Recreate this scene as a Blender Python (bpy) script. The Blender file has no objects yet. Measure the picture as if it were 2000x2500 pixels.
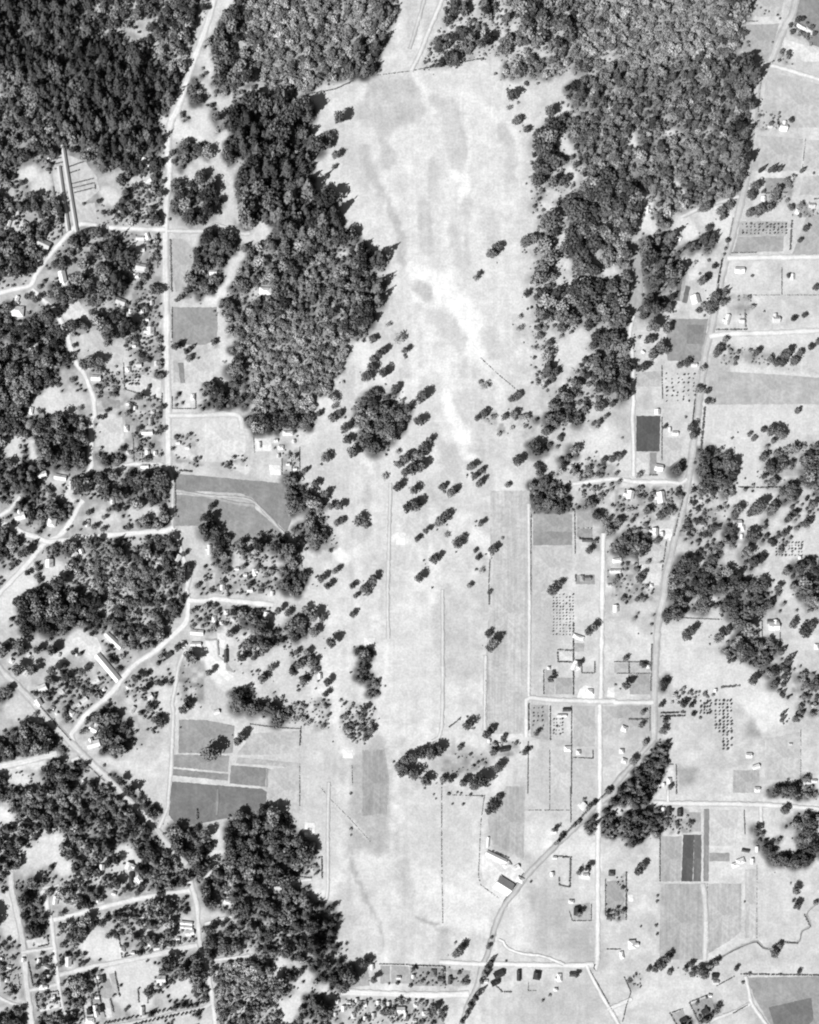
# Vertical aerial photograph of farmland, woods, lanes and scattered houses (black-and-white film)
import bpy, math, random
import numpy as np
from mathutils import Vector, Matrix

random.seed(7)
RNG = np.random.default_rng(7)
S = 0.7                                   # metres per photograph pixel (2000 x 2500)
SC = bpy.context.scene
COL = SC.collection

def wx(px): return (px - 1000.0) * S
def wy(py): return (1250.0 - py) * S

# ------------------------------------------------------------------ camera, sky, sun, exposure
CAM_H = 2600.0
cam_data = bpy.data.cameras.new('aerial_camera')
cam = bpy.data.objects.new('aerial_camera', cam_data)
COL.objects.link(cam)
SC.camera = cam
cam.location = (wx(680), wy(1810), CAM_H)          # plumb point of the frame, looking straight down
cam.rotation_euler = (0, 0, 0)
cam_data.sensor_fit = 'VERTICAL'
cam_data.sensor_height = 36.0
cam_data.lens = 36.0 * CAM_H / (2500 * S)
cam_data.shift_x = (1000 - 680) / 2500.0
cam_data.shift_y = (1810 - 1250) / 2500.0
cam_data.clip_start = 10.0
cam_data.clip_end = 30000.0

SUN_EL = math.radians(47.0)
SUN_DIR = Vector((0.74 * math.cos(SUN_EL), 0.67 * math.cos(SUN_EL), -math.sin(SUN_EL)))   # from the lower left
world = bpy.data.worlds.new('World')
SC.world = world
world.use_nodes = True
wn = world.node_tree
for n in list(wn.nodes): wn.nodes.remove(n)
sky = wn.nodes.new('ShaderNodeTexSky'); sky.sky_type = 'NISHITA'; sky.sun_disc = False
sky.sun_elevation = SUN_EL
sky.sun_rotation = math.atan2(-SUN_DIR.x, -SUN_DIR.y) % (2 * math.pi)
sep = wn.nodes.new('ShaderNodeSeparateColor')          # red-filtered black-and-white film: red part of the skylight
cmb = wn.nodes.new('ShaderNodeCombineColor')
bg = wn.nodes.new('ShaderNodeBackground'); bg.inputs['Strength'].default_value = 0.05
wo = wn.nodes.new('ShaderNodeOutputWorld')
wn.links.new(sky.outputs['Color'], sep.inputs['Color'])
for ch in ('Red', 'Green', 'Blue'):
    wn.links.new(sep.outputs['Red'], cmb.inputs[ch])
wn.links.new(cmb.outputs['Color'], bg.inputs['Color'])
wn.links.new(bg.outputs['Background'], wo.inputs['Surface'])

sun_data = bpy.data.lights.new('sun', 'SUN')
sun_data.energy = 4.6
sun_data.angle = math.radians(0.53)
sun_data.color = (1.0, 1.0, 1.0)
sun = bpy.data.objects.new('sun', sun_data)
sun.rotation_euler = SUN_DIR.to_track_quat('-Z', 'Y').to_euler()
sun.location = (-800, -800, 1500)
COL.objects.link(sun)

SC.view_settings.view_transform = 'Standard'
SC.view_settings.look = 'None'
SC.view_settings.exposure = 1.4
SC.view_settings.gamma = 1.0
SC.view_settings.use_curve_mapping = False
SC.cycles.filter_width = 2.1
SC.cycles.max_bounces = 4
SC.cycles.diffuse_bounces = 2
ILLUM = 3.03                                 # display value of a white surface under this sun and exposure

def alb(tone):
    """reflectance that reads as grey value `tone` (0-255) in the print"""
    c = np.asarray(tone, dtype=float) / 255.0
    lin = np.where(c <= 0.04045, c / 12.92, ((c + 0.055) / 1.055) ** 2.4)
    return np.minimum(lin / ILLUM, 0.8)

# ------------------------------------------------------------------ survey sheets -> pixel coordinates
TILE = {'A': 0, 'B': 480, 'C': 960, 'D': 1440, 'E': 1920}
U = 500.0 / 172.5
def PX(s):
    """'A2: x y x y B2: x y' (sheet units) or 'G: px py' -> list of photograph pixels"""
    out = []; ox = oy = 0.0; k = 1.0; buf = []
    for tok in s.split():
        if tok.endswith(':'):
            if tok == 'G:': ox = oy = 0.0; k = 1.0
            else: ox = 500.0 * (int(tok[1]) - 1); oy = TILE[tok[0]]; k = U
            continue
        buf.append(float(tok))
        if len(buf) == 2:
            out.append((ox + buf[0] * k, oy + buf[1] * k)); buf = []
    return out

def REC(s, n):
    """like PX but records of n numbers, the first two a position, the third (and 4th if n>3) lengths; rest raw"""
    out = []; ox = oy = 0.0; k = 1.0; buf = []
    nlen = 1 if n == 3 else 2
    for tok in s.split():
        if tok.endswith(':'):
            if tok == 'G:': ox = oy = 0.0; k = 1.0
            else: ox = 500.0 * (int(tok[1]) - 1); oy = TILE[tok[0]]; k = U
            continue
        buf.append(float(tok))
        if len(buf) == n:
            out.append((ox + buf[0] * k, oy + buf[1] * k) + tuple(b * k for b in buf[2:2 + nlen]) + tuple(buf[2 + nlen:]))
            buf = []
    return out

def inside(poly, X, Y):
    """vectorised point in polygon"""
    p = np.asarray(poly); n = len(p); r = np.zeros(X.shape, bool)
    j = n - 1
    for i in range(n):
        xi, yi = p[i]; xj, yj = p[j]
        if yi != yj:
            c = ((yi > Y) != (yj > Y)) & (X < (xj - xi) * (Y - yi) / (yj - yi) + xi)
            r ^= c
        j = i
    return r

def seg_dist(pts, X, Y):
    d = np.full(X.shape, 1e9)
    for (x0, y0), (x1, y1) in zip(pts[:-1], pts[1:]):
        dx, dy = x1 - x0, y1 - y0
        L = dx * dx + dy * dy + 1e-9
        t = np.clip(((X - x0) * dx + (Y - y0) * dy) / L, 0, 1)
        d = np.minimum(d, np.hypot(X - x0 - t * dx, Y - y0 - t * dy))
    return d

_nt = RNG.random((256, 256))
def vnoise(X, Y, sc, seed=0):
    x = X / sc + seed * 17.31; y = Y / sc + seed * 9.77
    xi = np.floor(x).astype(int); yi = np.floor(y).astype(int)
    fx = x - xi; fy = y - yi
    fx = fx * fx * (3 - 2 * fx); fy = fy * fy * (3 - 2 * fy)
    g = lambda a, b: _nt[a % 256, b % 256]
    return (g(xi, yi) * (1 - fx) + g(xi + 1, yi) * fx) * (1 - fy) + (g(xi, yi + 1) * (1 - fx) + g(xi + 1, yi + 1) * fx) * fy

# ------------------------------------------------------------------ names, labels
def tag(o, label=None, cat=None, group=None, kind=None):
    if label: o['label'] = label
    if cat: o['category'] = cat
    if group: o['group'] = group
    if kind: o['kind'] = kind
    return o

LM = [(165,450,'the pair of long sheds'),(403,565,'the left road\'s white crossing'),(75,705,'the white fork of the winding lane'),
 (480,60,'the bright road mouth at top left'),(450,320,'the left road\'s pale clearing'),(616,581,'the clearing inside the left wood'),
 (648,712,'the white roof inside the left wood'),(475,795,'the left road\'s grey plot'),(150,965,'the pale hillside clearing at left'),
 (560,1240,'the dark tilted field'),(671,1147,'the white square garden yard'),(222,1125,'the white widening of the lane'),
 (116,1322,'the white lane junction at left'),(455,1468,'the white T-junction by the wood'),(261,1628,'the long white building'),
 (177,1802,'the junction of the slanting roads'),(523,1614,'the white works yard'),(500,1965,'the dark plot at lower left'),
 (755,2024,'the white square in lower meadow'),(903,1567,'the white square above the copse'),(848,1840,'the ploughed strip\'s white square'),
 (905,1950,'the ploughed strip'),(978,1313,'the meadow\'s central white square'),(836,1360,'the worn patch in the meadow'),
 (930,1040,'the big round grove'),(1115,1050,'the blazing white strip'),(1050,720,'the white swirl in the meadow'),
 (1030,128,'the track entering at the top'),(1140,290,'the pale ring in upper meadow'),(1090,1830,'the oval ring of trees'),
 (1345,1220,'the square dark grove'),(1245,1420,'the long grey strip field'),(1374,1498,'the dotted lane orchard'),
 (1432,1690,'the white yard by the lane'),(1464,1712,'the straight lane crossroads'),(1229,2160,'the big barn'),
 (1200,2090,'the long farm shed'),(1580,1056,'the dark square plot'),(1703,1640,'the pale paddock right of the road'),
 (1767,1760,'the regular right-hand orchard'),(1830,1590,'the large paddock grove'),(1888,1530,'the large white roof at right'),
 (1590,1910,'the dark triangular wood'),(1680,2094,'the black strip plot'),(1807,2103,'the lower right farmyard'),
 (1930,2050,'the loose wood at lower right'),(1940,2470,'the dark corner field'),(1906,87,'the right road near the top'),
 (1870,165,'the bend of the right road'),(1912,313,'the upper right farmhouse'),(1862,558,'the upper right orchard'),
 (1805,662,'the house below the orchard'),(1672,712,'the striped garden'),(1675,840,'the grey field by the right road'),
 (1891,880,'the bushy belt at right'),(1560,560,'the bright clearing in right wood'),(1545,760,'the pale lane in right wood'),
 (1640,1178,'the street joining the right road'),(1850,1260,'the loose trees at right edge'),(1625,1305,'the right road\'s white square'),
 (1177,2378,'the curving road\'s dark trees'),(900,2425,'the white bottom street'),(246,2320,'the bare lower left lot'),
 (420,2470,'the bottom avenue'),(125,2247,'the street corner at lower left'),(600,2420,'the pale wood at the bottom'),
 (790,2210,'the ragged lower wood edge'),(142,2108,'the bright hilltop clearing'),(1460,2350,'the straight lane\'s lower end'),
 (1700,2450,'the bottom right garden plots'),(1530,2190,'the garden rows by straight lane'),(1330,2330,'the winding pale ditch'),
 (80,2420,'the lower left street'),(700,300,'the upper meadow\'s dark edge'),(820,120,'the fine-grained top wood'),
 (1700,300,'the streaky upper right wood'),(1420,700,'the dark mottled right wood'),(250,200,'the black conifer wood'),
 (300,760,'the tall dark conifers at left'),(240,1450,'the mid-grey left wood'),(620,1200,'the path across dark field')]
_used = {}
_ones = ['', 'first', 'second', 'third', 'fourth', 'fifth', 'sixth', 'seventh', 'eighth', 'ninth', 'tenth', 'eleventh', 'twelfth', 'thirteenth', 'fourteenth',
         'fifteenth', 'sixteenth', 'seventeenth', 'eighteenth', 'nineteenth', 'twentieth']
def ordinal(n):
    return _ones[n] if n <= 20 else ('twenty-' + _ones[n - 20] if n < 30 else 'thirtieth' if n == 30 else 'thirty-' + _ones[n - 30])
ORD = ['nearest'] + [ordinal(n) + ' nearest' for n in range(2, 40)]
DIRS = ['right of', 'upper right of', 'above', 'upper left of', 'left of', 'lower left of', 'below', 'lower right of']
_pending = []
def where(x, y):
    d = sorted(((math.hypot(x - a, y - b), a, b, t) for a, b, t in LM))[0]
    ang = math.degrees(math.atan2(-(y - d[2]), x - d[1])) % 360
    return d[0], DIRS[int((ang + 22.5) // 45) % 8], d[3]
def place_label(o, x, y, what, cat, group=None, kind=None):
    """label by look and by the nearest thing one can find; settled in settle_labels()"""
    d, dr, lm = where(x, y)
    _pending.append((o, what, d, dr, lm))
    tag(o, None, cat, group, kind)
def settle_labels():
    by = {}
    for rec in _pending:
        by.setdefault((rec[1], rec[3], rec[4]), []).append(rec)
    for (what, dr, lm), rs in by.items():
        rs.sort(key=lambda r: r[2])
        for i, r in enumerate(rs):
            if len(rs) == 1: t = f'{what} {dr} {lm}'
            else: t = f'{what} {dr} {lm}, {ORD[min(i, len(ORD) - 1)]}'
            r[0]['label'] = t

# ------------------------------------------------------------------ materials
def nodes_of(m):
    m.use_nodes = True
    nt = m.node_tree
    b = nt.nodes['Principled BSDF']
    b.inputs['Roughness'].default_value = 0.95
    b.inputs['Specular IOR Level'].default_value = 0.1
    return nt, b

def ramp(nt, fac, lo, hi, a=0.3, b=0.7):
    r = nt.nodes.new('ShaderNodeMapRange')
    r.inputs['From Min'].default_value = a; r.inputs['From Max'].default_value = b
    r.inputs['To Min'].default_value = lo; r.inputs['To Max'].default_value = hi
    nt.links.new(fac, r.inputs['Value'])
    return r.outputs['Result']

def mul(nt, a, b):
    m = nt.nodes.new('ShaderNodeMath'); m.operation = 'MULTIPLY'
    nt.links.new(a, m.inputs[0])
    if isinstance(b, (int, float)): m.inputs[1].default_value = b
    else: nt.links.new(b, m.inputs[1])
    return m.outputs[0]

def tex(nt, kind, scale, vec=None, detail=4.0):
    t = nt.nodes.new('ShaderNodeTexNoise')
    t.inputs['Scale'].default_value = scale; t.inputs['Detail'].default_value = detail
    if vec is not None: nt.links.new(vec, t.inputs['Vector'])
    return t.outputs['Fac']

def coords(nt, scale=(1, 1, 1), rot=0.0):
    c = nt.nodes.new('ShaderNodeTexCoord'); mp = nt.nodes.new('ShaderNodeMapping')
    mp.inputs['Scale'].default_value = scale; mp.inputs['Rotation'].default_value = (0, 0, rot)
    nt.links.new(c.outputs['Object'], mp.inputs['Vector'])
    return mp.outputs['Vector']

def grey_out(nt, b, val):
    c = nt.nodes.new('ShaderNodeCombineColor')
    for ch in ('Red', 'Green', 'Blue'): nt.links.new(val, c.inputs[ch])
    nt.links.new(c.outputs['Color'], b.inputs['Base Color'])

def ground_material(name, grain=0.12, furrow=0.0, mott=0.12):
    """tone attribute (soil and grass cover) x grain x mottling x drill rows"""
    m = bpy.data.materials.new(name); nt, b = nodes_of(m)
    at = nt.nodes.new('ShaderNodeAttribute'); at.attribute_name = 'tone'
    v = at.outputs['Fac']
    v = mul(nt, v, ramp(nt, tex(nt, 'n', 0.28, coords(nt), 5), 1 - grain, 1 + grain))
    v = mul(nt, v, ramp(nt, tex(nt, 'n', 0.13, coords(nt), 3), 1 - mott * .7, 1 + mott * .7))
    v = mul(nt, v, ramp(nt, tex(nt, 'n', 0.035, coords(nt), 6), 1 - mott, 1 + mott))
    v = mul(nt, v, ramp(nt, tex(nt, 'n', 0.05, coords(nt, (1.6, 0.06, 1)), 5), 1 - mott * .5, 1 + mott * .5))
    if furrow:
        v = mul(nt, v, ramp(nt, tex(nt, 'n', 0.22, coords(nt, (1.0, 0.03, 1)), 4), 1 - furrow, 1 + furrow))
    grey_out(nt, b, v)
    bp = nt.nodes.new('ShaderNodeBump'); bp.inputs['Strength'].default_value = 0.25; bp.inputs['Distance'].default_value = 0.6
    nt.links.new(tex(nt, 'n', 0.5, coords(nt), 4), bp.inputs['Height'])
    nt.links.new(bp.outputs['Normal'], b.inputs['Normal'])
    return m
M_GROUND = ground_material('grass_ground', 0.11, 0.0, 0.10)
M_FIELD = ground_material('field_cover', 0.10, 0.0, 0.15)
M_DRILL = ground_material('drilled_field', 0.11, 0.13, 0.15)
M_ROAD = ground_material('gravel_road', 0.08, 0.0, 0.10)

def foliage_material(name, base, var=0.5, stand=(0.42, 1.7)):
    m = bpy.data.materials.new(name); nt, b = nodes_of(m)
    oi = nt.nodes.new('ShaderNodeObjectInfo')
    v = ramp(nt, oi.outputs['Random'], base * (1 - var), base * (1 + var), 0, 1)
    g = nt.nodes.new('ShaderNodeNewGeometry')
    v = mul(nt, v, ramp(nt, g.outputs['Random Per Island'], 0.75, 1.25, 0, 1))
    nz = nt.nodes.new('ShaderNodeTexNoise'); nz.inputs['Scale'].default_value = 0.016; nz.inputs['Detail'].default_value = 3.0
    nt.links.new(oi.outputs['Location'], nz.inputs['Vector'])
    v = mul(nt, v, ramp(nt, nz.outputs['Fac'], *stand))      # stands of different species
    grey_out(nt, b, v)
    return m
M_DARK = foliage_material('foliage_dark', 0.05)
M_LONE = foliage_material('foliage_open_grown', 0.072, 0.4, (0.7, 1.35))
M_MID = foliage_material('foliage_mid', 0.1, 0.5, (0.6, 1.5))
M_LIGHT = foliage_material('foliage_light', 0.155, 0.45, (0.75, 1.3))
M_CON = foliage_material('needles_dark', 0.038, 0.5)
M_CONM = foliage_material('needles_mid', 0.055, 0.5)
M_HEDGE = foliage_material('hedge_leaves', 0.065, 0.2)
def plain(name, a, rough=0.9, grain=0.15, sc=1.5):
    m = bpy.data.materials.new(name); nt, b = nodes_of(m); b.inputs['Roughness'].default_value = rough
    t = nt.nodes.new('ShaderNodeValue'); t.outputs[0].default_value = a
    v = mul(nt, t.outputs[0], ramp(nt, tex(nt, 'n', sc, coords(nt), 4), 1 - grain, 1 + grain))
    grey_out(nt, b, v)
    return m
M_BARK = plain('bark', 0.07)
_roofs = {}
def roof_mat(tone):
    k = int(round(tone / 12.0)) * 12
    if k not in _roofs:
        _roofs[k] = plain(f'roofing_grey_{k}', float(alb(k)) * (1.15 if k > 235 else 1.0), 0.7, 0.10, 0.9)
    return _roofs[k]
M_WALL = plain('painted_boards', 0.5)
M_WALLD = plain('weathered_boards', 0.22)
M_BRICK = plain('chimney_brick', 0.2)
M_GLASS = plain('window_glass', 0.05, 0.2)
M_DOOR = plain('door_paint', 0.15)

# ------------------------------------------------------------------ mesh helpers
def mesh(name, v, f, mats=()):
    me = bpy.data.meshes.new(name)
    me.from_pydata([tuple(map(float, p)) for p in v], [], [tuple(int(i) for i in q) for q in f])
    for m in mats: me.materials.append(m)
    return me
def obj(name, me, parent=None, loc=(0, 0, 0), rz=0.0, sc=(1, 1, 1)):
    o = bpy.data.objects.new(name, me)
    o.location = loc; o.rotation_euler = (0, 0, rz); o.scale = sc
    if parent is not None: o.parent = parent
    COL.objects.link(o)
    return o
def box(v, f, cx, cy, cz, sx, sy, sz, rz=0.0):
    n = len(v); c, s = math.cos(rz), math.sin(rz)
    for dz in (-.5, .5):
        for dx, dy in ((-.5, -.5), (.5, -.5), (.5, .5), (-.5, .5)):
            x, y = dx * sx, dy * sy
            v.append((cx + x * c - y * s, cy + x * s + y * c, cz + dz * sz))
    for q in ((0, 3, 2, 1), (4, 5, 6, 7), (0, 1, 5, 4), (1, 2, 6, 5), (2, 3, 7, 6), (3, 0, 4, 7)):
        f.append(tuple(n + i for i in q))
# ------------------------------------------------------------------ survey: soft tone strokes on the open ground (tone, width px, softness px, line)
STROKES = [
 (240,40,10,'G: 512 1838 516 1850'),
 (212,40,40,'G: 827 329 896 433'),(196,14,14,'G: 890 370 903 416 921 450 949 489 966 530 977 572 980 607 980 635'),(236,8,12,'G: 928 426 949 468 977 510 990 558'),
 (240,8,10,'G: 890 207 869 252'),(232,10,10,'G: 907 315 925 370'),(214,30,20,'G: 1060 250 1109 294 1120 390'),(244,8,12,'G: 1015 183 1036 224 1043 252 1057 270'),
 (242,12,16,'G: 1102 228 1133 228 1157 242 1189 266 1220 283 1241 315 1258 343 1265 384 1262 419'),(207,16,18,'G: 1227 315 1248 357 1251 398 1241 433'),
 (203,3,6,'G: 1102 235 1116 276 1130 315 1137 363 1137 391'),(238,5,8,'G: 1141 290 1147 350 1146 400'),(212,24,16,'G: 1063 409 1053 468'),
 (255,14,10,'G: 1109 426 1126 443 1136 454 1123 489'),(255,9,8,'G: 1138 423 1133 454'),(246,9,12,'G: 997 402 1002 410'),(236,8,12,'G: 1000 445 1015 480'),
 (207,22,14,'G: 1036 503 1043 607'),(246,5,8,'G: 1091 544 1088 600'),(211,14,12,'G: 1109 555 1119 642'),(214,8,10,'G: 1140 520 1142 640'),(236,6,10,'G: 1128 540 1130 600'),
 (210,16,16,'G: 1135 505 1150 500'),(236,6,10,'G: 1262 425 1280 450'),(214,20,24,'G: 1190 520 1200 600'),
 (255,26,20,'G: 1011 661 1043 670 1072 684 1089 704 1101 730 1118 757 1147 780 1165 803 1162 832 1153 855'),(255,44,22,'G: 1078 692 1100 735 1150 785'),
 (246,8,12,'G: 1008 672 1011 722 1028 739 1060 748 1089 751'),(199,26,14,'G: 1024 702 1040 716'),(240,4,8,'G: 1197 728 1225 693'),(242,10,14,'G: 1102 660 1104 685'),
 (212,26,30,'G: 1195 820 1215 860'),(214,26,26,'G: 1060 775 1090 780 1110 830'),(240,20,30,'G: 1098 870 1100 940'),(255,18,8,'G: 1088 962 1097 1000'),
 (236,10,10,'G: 1060 1012 1095 1075'),(210,10,14,'G: 1048 1020 1078 1090'),(244,14,14,'G: 1130 1104 1156 1122'),(210,14,20,'G: 1085 1090 1105 1150'),
 (244,34,30,'G: 870 860 885 870'),(210,22,20,'G: 840 1000 850 920'),(240,20,20,'G: 958 890 930 920'),
 (248,12,10,'G: 902 1120 903 1150'),(236,12,14,'G: 775 990 790 980'),(250,22,10,'G: 826 1350 846 1365'),(250,20,8,'G: 968 1310 986 1318'),
 (236,12,14,'G: 868 1330 872 1380 878 1420'),(244,20,18,'G: 1160 1310 1185 1320'),(240,14,16,'G: 1160 1295 1190 1345'),
 (224,70,60,'G: 1000 1050 980 1180'),(226,60,60,'G: 1010 1560 1060 1680'),(240,12,14,'G: 1125 1748 1145 1752'),(238,14,14,'G: 1230 1800 1285 1795'),
 (210,30,40,'G: 720 1500 780 1560'),(236,14,16,'G: 815 1700 825 1760 830 1800'),(238,10,12,'G: 775 1700 762 1755'),(250,16,8,'G: 842 1832 852 1842'),
 (226,14,16,'G: 916 2201 950 2291'),(232,20,24,'G: 1034 2135 1027 2204'),(246,20,20,'G: 1083 2243 1180 2256'),(234,60,50,'G: 1100 2215 1130 2210'),
 (165,5,5,'G: 1023 2239 1044 2253 1069 2256'),(185,3,5,'G: 1062 2268 1096 2275'),(184,3,5,'G: 853 2062 867 2135 895 2201 923 2256 940 2312'),(238,3,6,'G: 848 1991 898 2050'),(206,20,30,'G: 840 2180 850 2260'),
 (204,16,20,'G: 985 2110 1000 2180'),(200,14,20,'G: 1082 2290 1080 2340'),
 (215,60,70,'G: 1080 1960 1080 2060'),(186,14,14,'G: 1262 1950 1260 2050'),(186,40,30,'G: 1225 2010 1220 2060'),
 (196,40,50,'G: 1330 2180 1360 2240 1340 2290'),(190,50,50,'G: 1420 2300 1440 2330'),(200,60,60,'G: 1300 2460 1420 2440'),
 (232,40,40,'G: 1310 2050 1400 2060'),(246,14,14,'G: 1452 2075 1458 2120'),(246,12,12,'G: 1345 2035 1330 2060'),
 (246,14,14,'G: 1100 2170 1150 2200'),(240,22,20,'G: 1190 2090 1200 2120 1215 2200 1250 2190'),(232,30,26,'G: 1180 2100 1240 2130'),
 (238,30,26,'G: 1845 1715 1890 1720 1870 1760'),(240,30,30,'G: 1830 1705 1900 1745'),
(226,70,50,'G: 1640 1560 1680 1640 1800 1660'),
 (236,18,16,'G: 1800 900 1880 915 2000 930'),(228,22,22,'G: 1720 820 1800 830 1990 815'),(196,100,60,'G: 1760 950 1990 970'),
 (224,60,40,'G: 1740 1010 1960 1020'),(230,20,16,'G: 1790 1225 1880 1215'),(222,40,40,'G: 1830 1100 1820 1160'),
 (200,40,30,'G: 1560 1080 1620 1120'),(226,40,30,'G: 1480 1090 1540 1120'),(232,26,24,'G: 1420 1090 1480 1060'),
 (210,30,20,'G: 1340 860 1400 830'),(228,26,16,'G: 1360 860 1420 820 1400 880'),(228,14,10,'G: 1420 690 1370 700'),(230,10,8,'G: 1375 640 1390 650'),
 (232,12,8,'G: 1330 500 1355 520'),(230,10,8,'G: 1375 570 1360 615'),(232,12,8,'G: 1480 665 1500 660'),(234,12,8,'G: 1475 560 1490 550'),
 (236,18,10,'G: 1560 545 1590 548'),(240,8,6,'G: 1582 510 1582 530'),(236,22,14,'G: 1668 545 1685 570'),(232,20,12,'G: 1760 570 1780 545'),(236,12,8,'G: 1690 678 1712 640'),
 (234,12,8,'G: 1385 350 1392 370'),(228,12,10,'G: 1360 280 1380 270'),(234,10,8,'G: 1390 420 1400 430'),(236,12,8,'G: 1545 330 1548 360'),
 (232,14,10,'G: 1570 480 1580 500'),(234,10,8,'G: 1640 440 1650 450'),(236,8,6,'G: 1668 465 1672 470'),(232,14,10,'G: 1265 215 1290 235'),(230,14,10,'G: 1230 150 1225 200'),
 (226,14,12,'G: 545 330 530 360 525 410'),(232,12,8,'G: 510 130 515 180'),(228,20,14,'G: 505 80 525 40 560 5'),(225,26,16,'G: 440 320 500 310 480 280'),
 (236,16,14,'G: 430 260 425 320'),(222,14,10,'G: 540 400 560 440 565 480 580 540'),(228,30,20,'G: 610 580 640 565'),(226,14,12,'G: 560 680 590 620'),
 (244,12,10,'G: 505 735 535 725 550 695'),(226,12,10,'G: 540 780 545 860'),(236,14,10,'G: 548 870 560 880'),(228,8,6,'G: 748 920 748 970'),
 (224,12,10,'G: 460 430 500 410'),(220,14,12,'G: 455 560 470 580'),(240,20,14,'G: 405 300 450 330 480 330'),(226,18,12,'G: 440 440 490 395'),
 (236,24,14,'G: 75 420 60 430'),(228,26,16,'G: 110 440 100 460'),(226,22,14,'G: 260 470 280 490'),(220,12,10,'G: 330 440 345 450'),
 (236,18,14,'G: 165 765 200 760'),(228,22,14,'G: 190 840 230 830'),(218,30,20,'G: 290 860 300 880'),(226,22,16,'G: 90 985 130 960'),(222,30,20,'G: 120 990 180 980'),
 (232,10,10,'G: 120 1000 150 1000 180 1010'),(228,14,10,'G: 75 1080 80 1120'),(222,20,16,'G: 30 1080 40 1120'),(232,22,18,'G: 250 1060 280 1070'),
 (226,30,18,'G: 260 1030 270 1090'),(232,10,8,'G: 165 1205 175 1225'),(224,22,14,'G: 245 1260 260 1265'),(226,20,12,'G: 330 1255 380 1250'),
 (226,30,20,'G: 40 1410 70 1390'),(230,26,16,'G: 120 1410 145 1390'),(234,36,24,'G: 30 1450 60 1430'),(230,30,22,'G: 0 1470 20 1490'),
 (236,30,16,'G: 190 1560 230 1590'),(228,12,10,'G: 165 1570 195 1540'),(222,20,14,'G: 130 1620 150 1600'),(236,10,10,'G: 150 1600 170 1580'),
 (234,14,10,'G: 265 1560 290 1575'),(216,40,26,'G: 40 1730 90 1740'),(218,60,40,'G: 330 1870 380 1920'),(230,8,10,'G: 255 1855 330 1868 380 1890'),
 (232,6,8,'G: 410 1840 370 1870'),(232,26,18,'G: 400 1700 420 1730'),(214,30,24,'G: 380 1640 420 1680'),(240,14,10,'G: 30 1870 70 1860 100 1865'),
 (236,18,14,'G: 30 1900 60 1910'),(244,24,18,'G: 0 1990 20 2000'),(236,20,16,'G: 110 2060 140 2050'),(238,24,18,'G: 140 2095 155 2120'),
 (226,34,24,'G: 80 2090 130 2080'),(232,26,18,'G: 300 2080 330 2100'),(224,26,16,'G: 290 2120 300 2130'),(226,34,20,'G: 235 2290 250 2320'),
 (236,40,20,'G: 220 2310 280 2320'),(228,50,30,'G: 300 2370 350 2380'),(226,40,26,'G: 310 2430 340 2450'),(228,30,20,'G: 430 2420 450 2410'),
 (226,30,20,'G: 10 2200 30 2280'),(232,22,14,'G: 520 2030 535 2060 525 2100'),(232,14,10,'G: 690 2350 680 2380'),(230,22,14,'G: 730 2400 750 2380'),
 (234,20,14,'G: 690 2460 720 2450 700 2490'),(228,14,10,'G: 800 2340 790 2370'),(220,20,20,'G: 800 2440 815 2500'),(238,16,10,'G: 735 2325 720 2335'),
 (238,22,12,'G: 500 1590 530 1610 520 1580'),(252,26,14,'G: 512 1600 530 1640 560 1665'),(240,10,8,'G: 548 1540 560 1580'),(222,30,20,'G: 640 1620 680 1600 690 1660'),
 (222,22,16,'G: 760 1610 750 1640'),(226,14,14,'G: 680 1660 710 1690'),(234,10,10,'G: 590 1560 620 1555'),(226,26,20,'G: 560 1660 620 1665'),
 (196,40,30,'G: 1340 1500 1330 1600'),(206,60,50,'G: 1100 1500 1120 1620'),(200,30,40,'G: 1500 1480 1590 1560'),(228,12,14,'G: 1520 1520 1600 1580'),
 (190,50,40,'G: 1540 1770 1580 1760'),(204,80,60,'G: 1350 1900 1400 1930'),(212,60,60,'G: 1380 2020 1350 2130'),(216,50,60,'G: 1900 2200 1950 2300'),
 (222,60,60,'G: 1600 2430 1660 2420'),(232,10,14,'G: 1500 2470 1600 2420 1700 2395'),(225,20,20,'G: 1780 2110 1830 2120'),(232,10,10,'G: 1860 1960 1990 1970'),
 (225,24,18,'G: 1880 2030 1860 1990'),(212,30,30,'G: 1270 1690 1260 1750'),(200,24,40,'G: 1225 1660 1220 1750'),(232,8,14,'G: 1275 1540 1280 1590'),
 (196,16,14,'G: 1230 1575 1235 1580'),(214,50,60,'G: 820 1100 800 1250'),(212,50,60,'G: 700 1700 720 1900'),(216,40,60,'G: 760 1900 780 2100'),
 (240,10,10,'G: 575 1130 600 1150'),(228,40,26,'G: 520 1040 580 1060'),(234,26,20,'G: 540 1100 530 1060'),(224,16,12,'G: 460 1030 500 1040'),
 (236,16,12,'G: 440 1100 470 1110'),(200,60,60,'G: 1640 1440 1620 1400'),(236,14,14,'G: 1900 420 1890 440'),(236,12,12,'G: 1865 440 1860 420'),
]
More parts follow.
